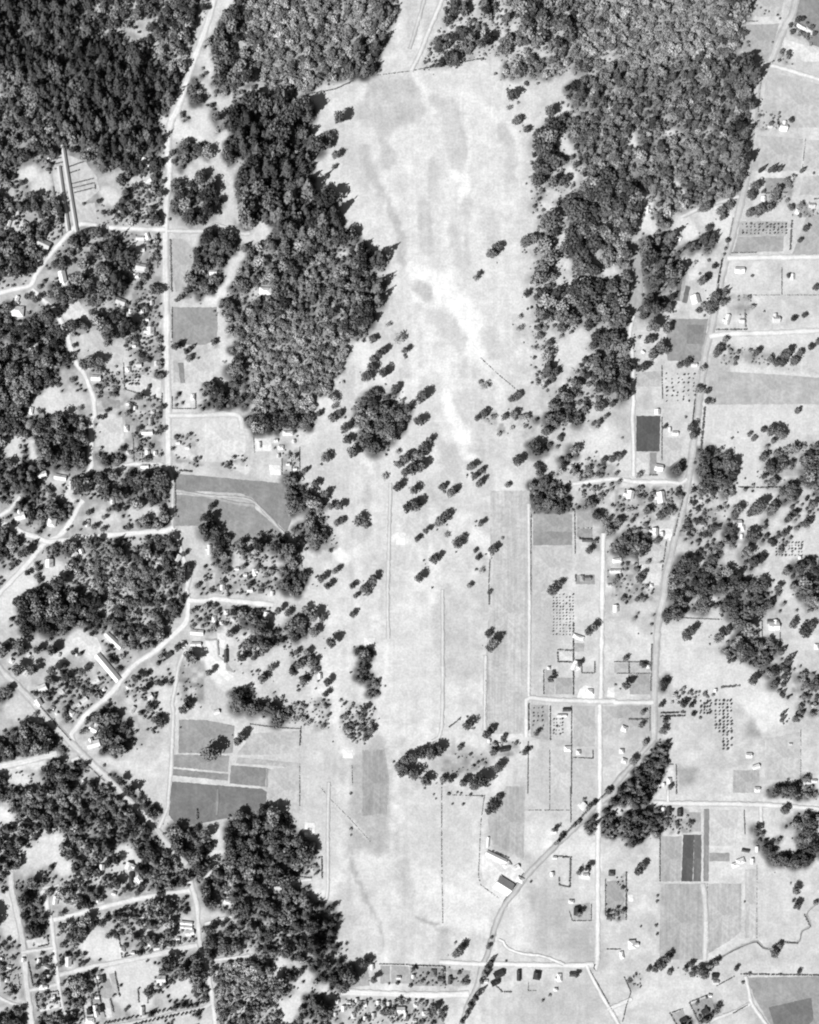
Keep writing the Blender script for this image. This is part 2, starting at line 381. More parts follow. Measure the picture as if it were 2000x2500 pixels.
# soft-edged patches of cover (tone, softness px, polygon)
PATCHES = [(229,40,'G: 765 240 1240 150 1290 300 1295 560 1290 760 1000 760 940 640 840 540 770 430'),
 (204,10,'G: 914 186 1018 190 1039 235 1041 270 1018 294 966 315 945 343 963 377 970 398 949 416 928 398 921 363 903 329 879 301 862 270 872 242 897 207'),
 (228,14,'G: 1150 300 1190 285 1225 320 1235 380 1215 440 1170 450 1150 400'),(255,8,'G: 1081 962 1101 974 1118 1006 1141 1046 1147 1081 1115 1093 1101 1052 1089 1006'),
 (190,10,'G: 895 1815 923 1787 950 1829 950 1902 954 1943 950 2083 923 2090 898 2069 857 2076 853 2013 858 1874'),(234,20,'G: 870 2100 895 2093 943 2100 923 2135 888 2159'),
 (196,16,'G: 1060 1830 1130 1815 1200 1840 1180 1880 1120 1900 1050 1890'),(168,12,'D4: 53 149 70 149 69 158 66 165 57 165 53 160'),(176,12,'D4: 110 113 125 112 123 124 110 124'),
 (196,20,'E3: 104 83 134 90 132 120 108 112'),(186,14,'E3: 100 92 112 88 120 100 108 110'),(212,16,'D4: 48 20 110 28 125 60 105 75 60 80 42 60')]
# ------------------------------------------------------------------ roads: name, width px, tone, verge px, verge tone, line
ROADS = [
 ('gravel_road',10.6,249,4,196,'the broad pale left-hand road','G: 528 -40 522 0 505 60 487 110 475 140 463 175 452 208 432 267 416 300 408 362 413 414 406 493 403 565 403 654 406 770 406 857 409 978 410 1080 411 1140'),
 ('lane',4.3,224,3,178,'','G: 411 1140 421 1165 421 1220 421 1280 430 1318'),
 ('lane',7.0,251,3,198,'','B1: 139 28 120 27.5 90 26 78 24 70 23 63 26 50 40 40 52 30 66 25 75 10 78.5 0 81 -15 84'),
 ('lane',5.2,237,3,188,'','B1: 141 29 172 29 B2: 10 24 30 31 38 31'),
 ('lane',7.8,255,3,200,'','B1: 27 78 37 88 46 95 50 103 56 115 58 123 62 135 65 142 71 150 76 162 79 172 C1: 79 10 79.5 19 77 23 77 40 76 55 77 61 73 69'),
 ('lane',8.7,255,3,200,'','C1: 70 90 66 96 62 104 57 112 53 117 48 121 40 125 37 127 30 135 20 147 0 168 -10 178'),
 ('lane',8.7,253,3,200,'','C1: -10 105 0 109 10 113 20 118 32 122 40 125 55 124 75 121 100 119 125 117 140 116 146 113'),
 ('track',6.0,245,3,193,'','C1: -8 108 0 103 8 98 17 87'),
 ('track',5.2,245,3,193,'','C1: 92 66 100 63 110 60 135 60 140 64 143 60'),
 ('street',7.0,241,3,200,'','C1: 142 19 172 19 C2: 0 18.5 25 18 30 22 31 30'),
 ('lane',7.0,247,3,193,'','C1: 147 114 152 132 157 147 159 155 157 165 D1: 157 0 159 9'),
 ('lane',9.5,255,3,203,'','D1: 159 9 158 20 156 28 146 38 130 52 115 62 105 72 98 82 88 92 75 103 68 111 63 118 60 122 62 128'),
 ('street',7.8,255,3,208,'','D1: 159 9 172 9.5 D2: 8 8 20 9 40 11 58 13'),
 ('country_road',9,226,4,182,'','D1: -10 56 0 66 5 72 20 86 30 97 40 109 52 121 60 129 70 139 80 149 92 160 103 172 E1: 108 12 122 25 132 36 140 48 147 56 157 66'),
 ('track',10.4,245,3,193,'','D1: -8 151 0 149 20 145 40 140 48 138'),
 ('track',4.3,241,3,193,'','D1: 60 144 70 139.5'),
 ('track',4.3,239,3,196,'','D1: 157 50 151 62 149 72 147 85 145 95 146 105 145 125 144 150 142 172 E1: 141 18 136 30 134 35'),
 ('street',7.8,253,3,202,'','E1: 43 113 60 109 90 101 120 94 145 90 160 88 164 92'),
 ('street',7.8,241,3,200,'','E1: 50 159 70 154 100 148 130 142 165 134 170 137'),
 ('street',9.5,231,3,188,'','E1: 9 72 10 88 14 105 18 125 20 140 22 165 24 180 27 204'),
 ('street',7.0,247,3,198,'','E1: 35 88 38 92 40 103 43 113 45 130 47 150 49 165 50 175 52 188'),
 ('street',7.0,241,3,193,'','E1: 160 80 163 90 166 102 167 120 169 135 174 152 178 175 E2: 6 182 8 192 9 204'),
 ('street',4.3,243,3,198,'','E1: 18 140 45 136'),('street',4.3,243,3,198,'','E1: 25 172 48 167'),
 ('street',6.0,237,3,193,'','E1: 95 203 172 187 E2: 0 186.5 5 183'),
 ('track',4.3,239,3,193,'','E1: -4 176 10 183 22 185'),('track',4.3,245,2,193,'','E2: 0 116 12 112 23 110'),('track',4.3,245,2,193,'','E2: 0 147 20 145 42 142'),
 ('track',5.2,241,3,193,'','E2: 50 82 62 86 75 81 90 78'),('track',4.3,245,2,193,'','E2: 0 78 9 68'),('track',4.3,241,2,193,'','E1: 36 86 50 83'),
 ('country_road',8.5,218,5,180,'the right-hand main road','A4: 158 -12 153 0 150 12 143 24 137 38 130 53 124 57 121 66 119 80 117 95 115 110 113 125 112 145 109 160 107 168 B4: 104 15 99 35 94 52 90 70 86 88 82 110 80 118 77 130 75 143 73 160 71 172 C4: 70 20 67 40 64 60 61 80 57 98 54 110 50 125 47 140 43 155 41 172 D4: 37 25 35 50 34 75 33 100 33 120 33 127'),
 ('country_road',6.5,212,4,168,'the curving lower road','D4: 33 126 26 134 15 147 0 165 E3: 172 5 155 18 140 34 125 48 110 63 98 76 88 90 80 100 74 112 70 125 66 140 60 155 57 168 52 178 47 190 43 204'),
 ('lane',6.0,249,3,200,'','A4: 126 54 142 58 172 67 184 71'),('track',6.0,235,3,183,'','B4: 57 17 70 11 85 6 105 0'),
 ('street',7.0,251,3,206,'','B4: 95 52 172 51 190 51'),('street',7.0,251,3,206,'','B4: 80 118 95 116 130 115 172 113 190 112'),
 ('lane',24,182,5,170,'','B4: 15 38 17 60 18 80 16 100'),('lane',5.2,249,3,193,'','B4: 16 100 13 115 15 135 16 172 C4: 15 20 16 45 16 70'),
 ('street',6.0,249,3,200,'','C3: 135 77 150 75 172 72.5 C4: 10 73.5 20 75 45 75 56 76 61 72'),
 ('lane',7.0,253,3,200,'the straight pale lane','C3: 163 118 162 172 D3: 161 90 160 95 160 172 E3: 158.5 40 158 146 155 150'),
 ('street',7.0,245,3,194,'','D3: 98 95 101 91 120 93 160 94 172 94 D4: 0 95 33 95'),('lane',6.0,249,3,198,'','D3: 98 94 98 124'),
 ('street',7.0,255,3,202,'','E3: 25 148 60 150 80 150 130 151 155 150.5'),('street',10.4,255,3,206,'','E2: 115 173 130 174 172 175.5 E3: 20 176 50 175'),
 ('lane',5.2,255,3,192,'','E3: 149 151 153 160 160 173 168 187 178 204'),
 ('ditch_path',4.3,253,2,183,'','E3: 75 129 79 131 82 136 95 141 112 143 130 150'),
 ('street',7.0,247,3,198,'','E4: 33 14 60 14.5 120 15.5 172 19 185 20'),('track',6.0,245,3,198,'','E4: 123 17 123.5 35'),
 ('lane',7.8,235,3,190,'','E4: 74 82 76 95 77 120 76 146'),('lane',5.2,249,3,196,'','E4: 110 160 113 172 115 182 120 190 130 204'),
 ('track',5.2,247,2,196,'','E4: 115 183 100 190 85 196 72 203'),('track',7.0,255,2,200,'','E4: -6 188 15 179'),('track',3.5,255,2,193,'','E4: 45 3 45 13'),
 ('stream',2.2,125,2,214,'','E4: 178 94 168 101 162 108 165 118 158 122 156 130 150 132 143 131 140 129 136 134 131 137 125 136 120 131 112 133 100 138 92 143 86 146'),
 ('footpath',3,160,2,138,'','E2: 11 2 10.5 12 10 24'),
 ('footpath',3,214,2,170,'','C1: 148 82 172 86 C2: 8 87 28 88 40 91 52 102 60 111 68 119'),('footpath',4.5,184,2,166,'','C2: 8 88 22 92 42 95'),
 ('track',5.2,241,3,196,'','G: 1085 -40 1078 0 1049 70 1026 128 1003 174'),('track',3.5,227,3,188,'','G: 1040 -40 1035 0 1018 60 1000 120'),
 ('track',3.5,235,3,194,'','G: 953 1180 950 1300 946 1460 948 1560'),('track',3.5,237,3,194,'','G: 803 1910 800 2000 800 2160 795 2200'),
 ('track',3.5,247,3,194,'','G: 1290 1230 1292 1480 1290 1700'),('track',3.5,245,3,194,'','G: 1185 1600 1183 1790'),('track',3.5,237,3,194,'','G: 1080 1440 1080 1700 1075 1790 1055 1810'),
]
# ------------------------------------------------------------------ plots: name, tone, drilled, polygon
PLOTS = [
 ('nursery_ground',208,0,'A1: 43 132 55 130 72 136 82 150 84 160 70 172 B1: 80 5 82 18 62 22 58 23 52 10 A1: 48 172 45 150'),
 ('field',192,0,'B1: 145 35 155 36 163 45 163 58 156 80 148 80 144 60'),('field',163,0,'G: 420 750 530 750 532 800 528 830 500 842 435 842 420 835'),
 ('field',214,0,'B1: 155 138 172 136 180 137 180 156 156 157'),('garden_strip',150,0,'B1: 150 140 154.5 140 156 157 152 157'),('field',196,0,'B1: 146 138 149.5 139 151.5 156 146 157'),
 ('paddock',206,0,'B1: 64 118 82 112 90 125 105 128 103 142 90 150 70 135 65 128'),('paddock',228,0,'B1: 55 92 66 88 74 97 60 104'),
 ('paddock',228,0,'B1: 120 150 136 155 136 170 105 162 106 158'),('paddock',218,0,'C1: 82 25 103 20 105 42 95 42 80 45'),('garden_strip',165,0,'C1: 105 20 118 21 118 28 106 27'),
 ('garden_strip',165,0,'C1: 85 5 101 6 101 13 87 12'),('garden_strip',165,0,'C1: 121 40 130 40 130 46 121 46'),('garden_strip',170,0,'C1: 113 50 119 50 118 57 113 57'),
 ('field',150,0,'G: 428 1156 690 1180 697 1215 712 1270 700 1300 652 1252 614 1214 585 1204 500 1200 428 1198'),
 ('field',160,0,'G: 428 1207 500 1213 560 1230 618 1238 658 1272 690 1304 640 1325 530 1320 510 1283 428 1284'),
 ('yard',226,0,'C2: 0 21 27 21 34 32 35 45 33 55 13 58 0 58'),('yard',254,0,'C2: 54 60 63.5 60.5 64 69 55 69'),('yard',240,0,'C2: 42 38 56 38 57 49 42 49'),
 ('bare_square',253,0,'C2: 160.5 116.5 169.5 117 169 128 161 127.5'),('bare_square',248,0,'D2: 134 40 144 40.5 143.5 48 134 48'),('bare_square',255,0,'D2: 116 134 125 134.5 125 142 116 141.5'),('bare_square',255,0,'E2: 84 30 93 30.5 93 43 84 42.5'),
 ('garden_strip',178,0,'D2: 0 41 11 41 11 55 18 60 25 70 19 68 12 58'),('yard',246,0,'D2: 0 43 10 42.5 11 56 18 62 18 68 25 73 20 77 8 70 0 62'),
 ('yard',246,0,'D2: 10 36 18 36 17 50 12 48'),
 ('field',164,0,'G: 437 1757 500 1758 573 1772 568 1838 545 1840 436 1838'),('field',198,0,'D2: 36 121 80 119 80 136 58 139 26 139 34 130'),
 ('field',150,0,'G: 422 1877 558 1890 556 1906 420 1893'),('field',148,0,'D2: 22 148 52 150 51 166 21 163'),('field',166,0,'D2: 52.2 150 60 153 58 167 51.5 166'),
 ('field',162,0,'G: 420 1842 560 1845 556 1885 420 1872'),('field',190,0,'D2: 28 141 80 146 80 150 55 148 26 146'),
 ('field',202,0,'G: 655 1880 731 1868 731 1985 655 1982'),('field',132,0,'G: 418 1908 640 1926 652 1934 648 1980 600 1990 540 2000 480 2012 435 2018 412 1990'),
 ('ploughed_field',172,1,'G: 884 1832 938 1830 950 1902 948 1937 943 1989 884 1992'),
 ('strip_field',203,1,'G: 1197 1198 1293 1198 1293 1450 1291 1700 1288 1792 1188 1792 1187 1600 1197 1450'),
 ('field',172,0,'C3: 104 102 137 102 137 122 104 122'),('field',158,0,'C3: 104 116 137 117 137 128 104 128'),('field',205,0,'C3: 104 129 137 129 137 150 104 172'),
 ('garden_strip',180,0,'C3: 141 101 154 101 154 113 141 113'),('garden_strip',165,0,'C3: 141 114 154 114 154 122 141 121'),('garden_strip',165,0,'C3: 140 153 156 153 156 161 140 161'),
 ('strip_field',186,1,'G: 1235 1920 1282 1920 1278 2100 1203 2062 1190 2000'),
 ('garden_strip',185,0,'D3: 139 45 147 45 147 52 139 52'),('garden_strip',228,0,'D3: 126 52 137 52 137 60 126 60'),('garden_strip',182,0,'D3: 123 74 137 74 137 88 123 88'),('garden_strip',188,0,'D3: 114 67 122 67 122 88 114 88'),
 ('yard',255,0,'D3: 143 84 148 80 156 82 156 95 148 95 141 91'),('yard',255,0,'D3: 137 61 141 61 144 67 139 69'),('yard',250,0,'D3: 167 82 173 82 173 91 166 90'),
 ('field',184,0,'D3: 102 97 117 97 117 127 102 124'),('field',196,0,'D3: 138 98 156 98 156 132 138 132'),('field',212,0,'D3: 119 136 136 136 136 172 119 172'),('field',198,0,'D3: 162 98 188 98 182 108 172 118 163 124'),
 ('field',178,0,'D4: 13 71 30 71 30 88 13 88'),('field',192,0,'D4: 0 62 12 62 12 70 0 70'),('field',196,0,'D4: 13 62 30 62 30 70 13 70'),
 ('field',182,0,'D4: 2 97 29 97 29 108 2 108'),('garden_strip',190,0,'D4: 13 111 20 111 20 118 13 118'),
 ('field',186,1,'D4: 100 152 122 152 122 171 100 171'),('field',204,0,'D4: 127 126 156 120 156 160 127 160'),
 ('field',98,1,'E4: 58 40.5 67 40.5 66 80 56.5 80'),('field',120,1,'E4: 67.3 40.5 73.5 40.5 73 80 66.3 80'),('field',152,1,'E4: 75.5 19 80 19 79.5 80 75 80'),('field',184,1,'E4: 39 42 57 42 56 80 38.6 80'),
 ('field',184,1,'E4: 39 82 72 82 74 95 75 120 74.5 146 38 146'),('field',214,0,'E4: 81 20 104 20 102.5 50 81 50'),('field',168,0,'E4: 80 56 97 56 97 63 80 63'),
 ('field',196,1,'E4: 79 82 107 82 107 122 100 128 79 141'),('field',182,0,'E4: 60 22 73 22 73 38 60 38'),('field',205,1,'E4: 110 70 119 70 119 128 110 128'),
 ('field',168,0,'E4: 112 161 172 160 190 160 190 205 134 205 118 178'),('field',126,0,'E4: 130 186 166 178 168 196 160 205 136 205'),
 ('field',176,0,'B4: 104 34 143 33 142 46 100 47'),('garden_strip',186,0,'B4: 106 21 146 21 144 33 104 33'),('field',162,0,'B4: 46 103 79 103 76 125 74 139 45 138 43 125'),
 ('field',144,0,'B4: 61 108 76 108 74 124 61 124'),('garden_strip',128,1,'B4: 53 72 57 71 55 88 51 87'),('garden_strip',124,1,'B4: 60 75 64 76 61 90 57 89'),('garden_strip',190,1,'B4: 57.2 71 60 71 57 88 55.2 88'),
 ('field',192,0,'G: 1733 905 1860 912 2040 925 2040 986 1727 988'),('field',96,1,'C4: 18.5 19 39 19 38 49 18.5 49'),('field',222,0,'C4: 18.5 50 29 50 28.5 68 18.5 67'),('garden_strip',160,0,'C4: 30 50 35.5 50 35 69 29.5 69'),
 ('field',206,0,'C4: 41 37 58 38 55 55 46 62 41 60'),('field',196,0,'B4: 19 148 40 147 40 160 19 160'),
 ('field',182,0,'A4: 107 21 139 20 130 50 115 54 106 40'),('field',198,0,'A4: 109 -2 143 -2 140 14 120 14 109 8'),('field',152,0,'A4: 158 -10 190 -10 190 46 165 37 151 22'),
 ('field',202,0,'A4: 129 59.5 172 71 190 75 190 107 122 108'),('field',198,0,'A4: 120 114 159 117 157 144 116 144'),('field',206,0,'A4: 161 118 190 118 190 140 159 144'),('field',198,0,'A4: 159 149 190 147 190 164 156 164'),('field',168,0,'A4: 127 150 146 150 146 162 127 163'),
 ('field',186,0,'B4: 162 16 190 15 190 49 150 49'),('paddock',232,0,'A4: 143 33 165 39 190 44 190 52 160 52 142 42'),
 ('field',208,0,'C4: 22 128 46 122 42 141 20 142'),('field',226,0,'C4: 20 144 42 143 38 162 22 160'),('yard',252,0,'C4: 37 114 50 114 48 124 37 124'),
 ('yard',236,0,'E3: 62 53 68 53 82 61 92 66 98 73 93 82 84 92 74 88 62 78 60 66'),('yard',250,0,'E3: 66 56 79 62 77 66 64 60'),('yard',248,0,'E3: 142 72 152 71 152 79 142 78'),('yard',246,0,'E3: 143 13 148 18 146 21 141 16'),('yard',252,0,'E4: 11 91 16 91 16 97 12 97'),('yard',236,0,'D4: 158 160 168 158 169 163 160 165'),
 ('yard',240,0,'D1: 86 36 92 37 101 46 97 50'),('paddock',232,0,'D1: 60 42 72 37 82 40 88 54 75 56 62 50'),('garden_strip',190,0,'D1: 45 80 50 75 55 80 49 85'),('garden_strip',180,0,'D1: 62 85 68 80 73 86 67 90'),
 ('yard',224,0,'E1: 22 130 38 126 41 134 24 136'),('yard',186,0,'E1: 2 160 15 156 17 170 3 174'),('yard',240,0,'E1: 33 185 48 180 50 186 34 190'),('garden_strip',178,0,'E1: 83 163 92 162 97 176 86 177'),('garden_strip',190,0,'E1: 92 158 97 157 100 176 97 175'),
 ('yard',226,0,'E1: 71 182 76 181 79 190 72 190'),('yard',226,0,'E1: 86 178 92 178 95 194 90 196'),('garden_strip',172,0,'E1: 77 180 84 178 85 184 78 185'),
 ('field',176,0,'E2: 126 160 133 153 138 155 139 168 122 168'),('garden_strip',180,0,'E2: 148 151 156 151 156 166 148 166'),('garden_strip',184,0,'E2: 157 151 172 152 172 166 157 166'),
 ('garden_strip',172,0,'E3: 0 152 29 153 29 168 0 168'),('garden_strip',182,0,'E3: 36 155 52 155 48 168 36 168'),('garden_strip',186,0,'E3: 137 100 152 98 152 112 138 112'),
 ('garden_strip',176,0,'E3: 166 80 172 80 180 80 180 112 166 112'),('garden_strip',170,0,'E4: 64 184 80 177 86 190 72 198'),('garden_strip',180,0,'E4: 48 192 58 188 62 198 54 203'),
]
# ------------------------------------------------------------------ woods: species, spacing, rmin, rmax, density, floor tone, polygon
WOODS = [
 ('con',15,8,12,0.97,75,'A1: -14 -14 50 -14 75 -4 80 22 95 29 120 42 135 56 152 70 149 82 143 95 138 108 140 125 137 140 115 145 95 138 75 125 55 110 40 90 20 70 0 55 -14 50'),
 ('mix',14,7,11,0.93,150,'A1: -14 50 0 55 20 70 40 90 55 110 75 125 95 138 100 140 88 145 75 136 60 127 50 129 42 131 43 145 37 138 28 133 16 138 10 155 -14 162'),
 ('mix',14,6,10,0.85,200,'A1: 103 142 137 138 140 150 139 172 B1: 137 0 137 23 88 23 86 8 A1: 100 172 104 160'),
 ('mix',14,7,11,0.86,200,'A1: 75 -14 168 -14 168 10 160 33 153 42 157 62 152 68 135 55 120 41 95 28 82 21'),
 ('mix',15,8,13,0.8,200,'A2: -2 0 15 -8 38 -14 36 20 33 50 40 62 45 78 25 80 12 70 8 55 5 45 10 30 -2 12'),
 ('light',10,5,9,0.97,160,'A2: 36 -14 152 -14 163 0 160 10 153 25 148 38 142 50 135 60 120 66 100 70 88 77 60 79 50 70 42 60 34 48 36 20'),
 ('con',17,9,12,0.9,85,'A2: 140 -2 154 -2 163 1 160 9 154 20 149 35 146 50 141 60 134 64 120 66 100 66 95 63 120 55 130 40 138 20'),
 ('cmid',16,9,14,0.97,90,'A2: 25 84 40 81 75 82 90 86 88 100 88 115 90 125 96 120 90 135 91 150 88 172 B2: 90 0 107 5 108 18 100 25 80 28 60 35 50 32 45 25 28 22 24 10 A2: 22 172 22 160 33 150 45 140 33 130 20 140 13 140 12 125 16 118 15 105 25 95'),
 ('light',11,5,8,0.95,170,'A2: 33 132 46 140 52 160 46 172 B2: 50 5 45 12 A2: 36 165 30 155'),
 ('light',11,5,9,0.95,170,'B2: 60 12 75 8 85 18 80 28 62 30'),
 ('mix',14,7,11,0.93,140,'B2: 55 36 80 28 108 18 116 22 118 30 128 32 134 42 141 48 150 50 150 62 143 68 150 72 148 80 142 95 140 105 135 118 125 118 110 110 80 102 45 102 15 100 12 95 22 75 25 60 32 45 45 42'),
 ('cmid',18,9,13,0.85,100,'B2: 110 20 118 30 128 34 134 44 140 50 147 53 141 60 130 58 122 45 112 36'),
 ('cmid',18,9,13,0.85,100,'B2: 138 70 150 72 148 80 142 95 140 106 133 118 125 116 130 100 135 85'),
 ('light',10,5,9,0.96,165,'B2: 15 100 45 102 80 102 110 110 125 118 118 130 115 140 113 152 105 162 90 172 C2: 90 20 75 28 55 30 42 20 40 5 B2: 42 165 36 140 30 122 20 114'),
 ('dec',16,9,13,0.95,90,'C2: 35 22 50 18 70 20 85 20 88 28 80 30 66 29 55 34 40 30'),
 ('dec',16,9,13,0.95,90,'B2: 20 130 28 124 33 135 32 150 40 165 C2: 41 3 36 12 25 12 2 12 B2: 2 162 20 162 22 150'),
 ('dec',15,7,12,.72,165,'A1: 147 152 156 145 168 140 A2: 0 142 8 156 10 170 13 172 B2: 14 8 5 22 -4 24 B1: 155 20 147 10 A1: 150 168'),
 ('dec',15,8,12,0.85,150,'A2: 0 92 12 94 13 104 6 110 0 108 A1: 160 105 155 98'),
 ('dec',15,8,12,0.9,100,'B2: 0 30 10 27 28 35 25 48 15 55 14 72 5 85 0 85 B1: 168 88 158 80 157 73 164 62 164 48 172 40'),
 ('mix',14,6,11,.4,200,'A3: 30 5 55 -8 95 -14 100 20 90 45 65 48 35 53 13 57 20 35'),
 ('cmid',22,8,12,0.6,180,'A3: 32 42 45 35 65 30 70 40 60 46 38 51'),
 ('dec',17,8,13,.62,195,'A3: 88 -10 112 -14 140 -10 142 20 138 48 115 45 100 48 92 40 98 20'),
 ('light',11,5,10,0.97,165,'A3: 138 -14 182 -14 A4: 100 -14 108 5 110 12 109 20 110 27 105 35 98 45 60 50 0 55 A3: 172 56 130 62 80 68 79 52 100 48 135 48'),
 ('dec',17,9,14,0.85,100,'A4: 88 -10 102 -8 108 5 110 14 108 27 103 36 94 44 90 25 92 10'),
 ('mix',12,5,10,.95,140,'G: 1380 215 1435 195 1500 160 1790 140 1820 145 1825 180 1837 235 1830 290 1825 335 1818 380 1822 405 1805 440 1800 470 1745 490 1660 482 1560 475 1500 440 1440 420 1400 350 1380 290'),
 ('cmid',15,9,14,.96,70,'G: 1790 145 1820 150 1838 240 1830 290 1820 380 1820 405 1805 440 1790 400 1798 330 1795 240 1785 180'),
 ('dec',18,9,15,0.62,188,'G: 1303 370 1312 330 1345 285 1390 270 1400 350 1440 420 1500 440 1555 480 1590 520 1560 530 1545 590 1540 640 1460 660 1400 620 1370 640 1303 640'),
 ('dec',17,9,15,0.78,170,'G: 1395 470 1500 440 1555 480 1545 590 1540 700 1525 760 1500 860 1460 880 1400 790 1420 700 1380 640'),
 ('dec',18,9,15,0.66,185,'G: 1303 660 1360 650 1400 700 1400 800 1380 830 1330 850 1303 820'),
 ('mix',15,7,12,0.6,200,'G: 1303 850 1340 850 1360 900 1340 950 1303 930'),
 ('dec',18,9,14,0.68,195,'G: 1400 900 1450 860 1540 820 1540 920 1510 960 1500 930 1440 975 1420 1030 1340 1040 1350 970 1390 930'),
 ('cmid',16,8,13,.82,120,'B4: 20 35 45 32 50 50 68 40 82 35 80 45 65 60 52 70 50 85 40 98 25 95 20 75 22 55'),
 ('mix',16,8,12,0.9,155,'B4: 0 0 20 0 28 5 30 15 18 22 12 35 12 60 10 90 5 110 0 120 -5 60'),
 ('mix',15,8,12,0.92,155,'B4: 32 0 60 0 100 -6 104 0 82 4 62 12 48 12 44 30 34 20'),
 ('dec',17,9,13,0.85,155,'B4: 8 102 14 112 12 130 14 150 12 168 0 172 -20 160 -10 130'),
 ('mix',14,7,12,0.68,200,'B1: -14 0 50 0 52 15 45 30 40 38 30 45 32 55 22 70 -14 72'),
 ('dec',15,8,12,0.8,170,'B1: 66 30 75 27 84 31 86 40 98 42 100 70 95 85 75 85 62 75 55 62 45 55 60 40'),
 ('con',18,9,13,0.95,75,'B1: 86 38 98 38 105 46 112 50 114 60 105 75 104 85 97 83 98 60 92 52 84 46'),
 ('dec',16,9,13,0.9,125,'B1: 42 80 52 72 62 76 75 76 74 90 60 88 54 92 45 88'),
 ('dec',15,8,12,0.75,180,'B1: 75 88 100 85 115 105 117 118 105 128 92 125 82 108 75 100'),
 ('dec',14,8,12,0.97,100,'B1: -14 95 10 93 20 105 35 97 46 104 50 115 56 128 59 138 50 148 40 160 28 165 22 172 C1: 25 0 28 8 32 12 30 25 20 30 0 40 -14 45'),
 ('mix',14,7,11,0.72,200,'C1: -14 45 0 40 20 32 28 40 22 52 10 58 -14 62'),
 ('dec',14,8,12,0.95,115,'C1: 30 28 40 22 55 16 62 22 72 18 75 25 74 45 73 65 60 66 40 64 32 58 30 45'),
 ('con',17,9,12,0.92,95,'C1: -14 72 0 60 18 42 24 48 25 58 32 72 35 85 30 92 15 95 0 84 -14 86'),
 ('dec',16,8,12,0.85,160,'C1: 60 72 75 70 80 66 90 68 105 75 107 82 100 88 85 88 72 85 62 93 50 85'),
 ('dec',15,8,13,0.92,110,'C1: 110 65 120 64 140 65 142 73 145 85 143 95 138 99 125 94 116 97 110 88 108 72'),
 ('dec',14,8,12,0.95,100,'C1: 117 107 147 101 147 110 138 113 118 115'),('dec',15,8,12,0.85,160,'C1: 101 90 112 89 113 97 104 104'),
 ('dec',15,8,12,0.92,110,'C1: 42 92 52 92 62 98 58 107 48 109 40 104'),('dec',15,8,12,0.8,160,'C1: 26 95 36 95 36 105 40 113 33 118 24 108'),('dec',13,8,12,0.97,105,'C1: -14 113 0 114 14 116 15 125 0 138 -14 145'),
 ('dec',14,8,12,0.97,95,'C1: 82 47 88 43 95 44 105 50 108 58 95 59 85 57'),
 ('mix',13,7,11,0.93,165,'C1: 38 129 50 127 65 124 75 125 90 123 146 121 147 135 150 142 155 150 155 172 D1: 153 0 154 15 152 22 144 31 134 41 126 51 112 51 96 40 88 31 82 10 95 15 125 2 C1: 125 152 110 141 70 144 57 150 60 140 52 137 40 140'),
 ('light',11,5,9,0.96,180,'C1: 62 146 70 143 110 141 125 152 125 172 D1: 122 4 105 14 90 12 82 4 C1: 80 172 66 162'),
 ('dec',14,8,13,0.95,100,'C1: 55 160 66 163 80 172 D1: 84 20 88 31 75 33 65 29 57 31 54 40 45 42 38 32 25 35 18 28 10 20 20 8 28 0 C1: 36 164'),
 ('dec',14,8,12,0.97,90,'D1: -14 134 0 130 12 115 25 112 35 117 45 120 52 128 57 137 45 138 20 144 -14 148'),
 ('dec',15,8,12,0.93,95,'D1: 36 150 45 145 60 147 70 142 74 150 65 158 62 165 48 170 40 165'),('dec',15,8,12,0.75,180,'D1: -14 160 15 155 35 160 45 172 -14 175'),
 ('dec',15,8,13,0.92,110,'D1: 82 105 88 97 96 97 97 108 110 115 115 125 115 132 100 139 86 137 82 125'),('mix',14,7,11,0.85,200,'D1: 118 105 128 98 137 100 135 118 128 122 122 115'),
 ('dec',15,8,12,0.9,115,'D1: -8 82 10 83 11 93 0 97 -8 97'),('dec',13,6,9,0.9,115,'D1: 92 154 97 157 106 163 104 168 97 163'),('dec',14,7,11,0.95,100,'D1: 106 166 112 166 118 172 E1: 130 15 136 25 131 30 120 20 107 6'),
 ('dec',15,8,12,0.7,190,'D1: 0 48 14 36 25 38 25 50 20 55 0 58'),('dec',15,8,12,0.75,180,'D1: 30 78 42 68 52 66 54 75 40 80 36 90 56 92 52 97 42 90 25 84'),
 ('mix',13,7,11,0.93,135,'D1: 0 170 40 170 66 160 80 163 90 166 E1: 98 6 114 21 127 34 137 46 146 58 150 68 163 68 158 82 140 89 125 87 118 70 105 62 85 52 60 38 45 30 25 20 0 12'),
 ('mix',13,6,11,0.86,200,'E1: -14 22 25 20 45 30 60 38 85 52 105 62 116 78 110 84 92 80 82 94 64 98 45 95 48 85 60 80 62 70 52 58 30 50 12 68 -14 76'),
 ('dec',15,8,12,0.92,115,'E1: 12 84 30 80 36 90 34 98 16 100'),('dec',15,8,12,0.95,105,'E1: 17 104 38 101 41 112 40 124 24 129'),('mix',13,7,11,0.88,200,'E1: 48 115 75 109 82 112 95 110 80 122 72 135 62 138 60 125 50 124'),
 ('mix',14,7,12,0.85,200,'E1: 95 106 130 98 145 99 147 118 150 122 135 132 115 128 104 118'),('dec',15,8,12,0.85,160,'E1: 148 98 160 93 164 98 158 106 150 106'),('dec',16,9,13,0.85,160,'E1: 140 145 155 141 168 142 172 158 178 170 160 168 155 158 142 168 146 155'),
 ('dec',15,8,12,0.95,95,'E1: 140 35 150 36 165 35 178 34 180 70 172 88 166 80 160 66 150 57 143 47'),('light',14,7,10,0.8,200,'E1: 58 160 75 157 78 162 72 170 78 175 65 180 58 172'),
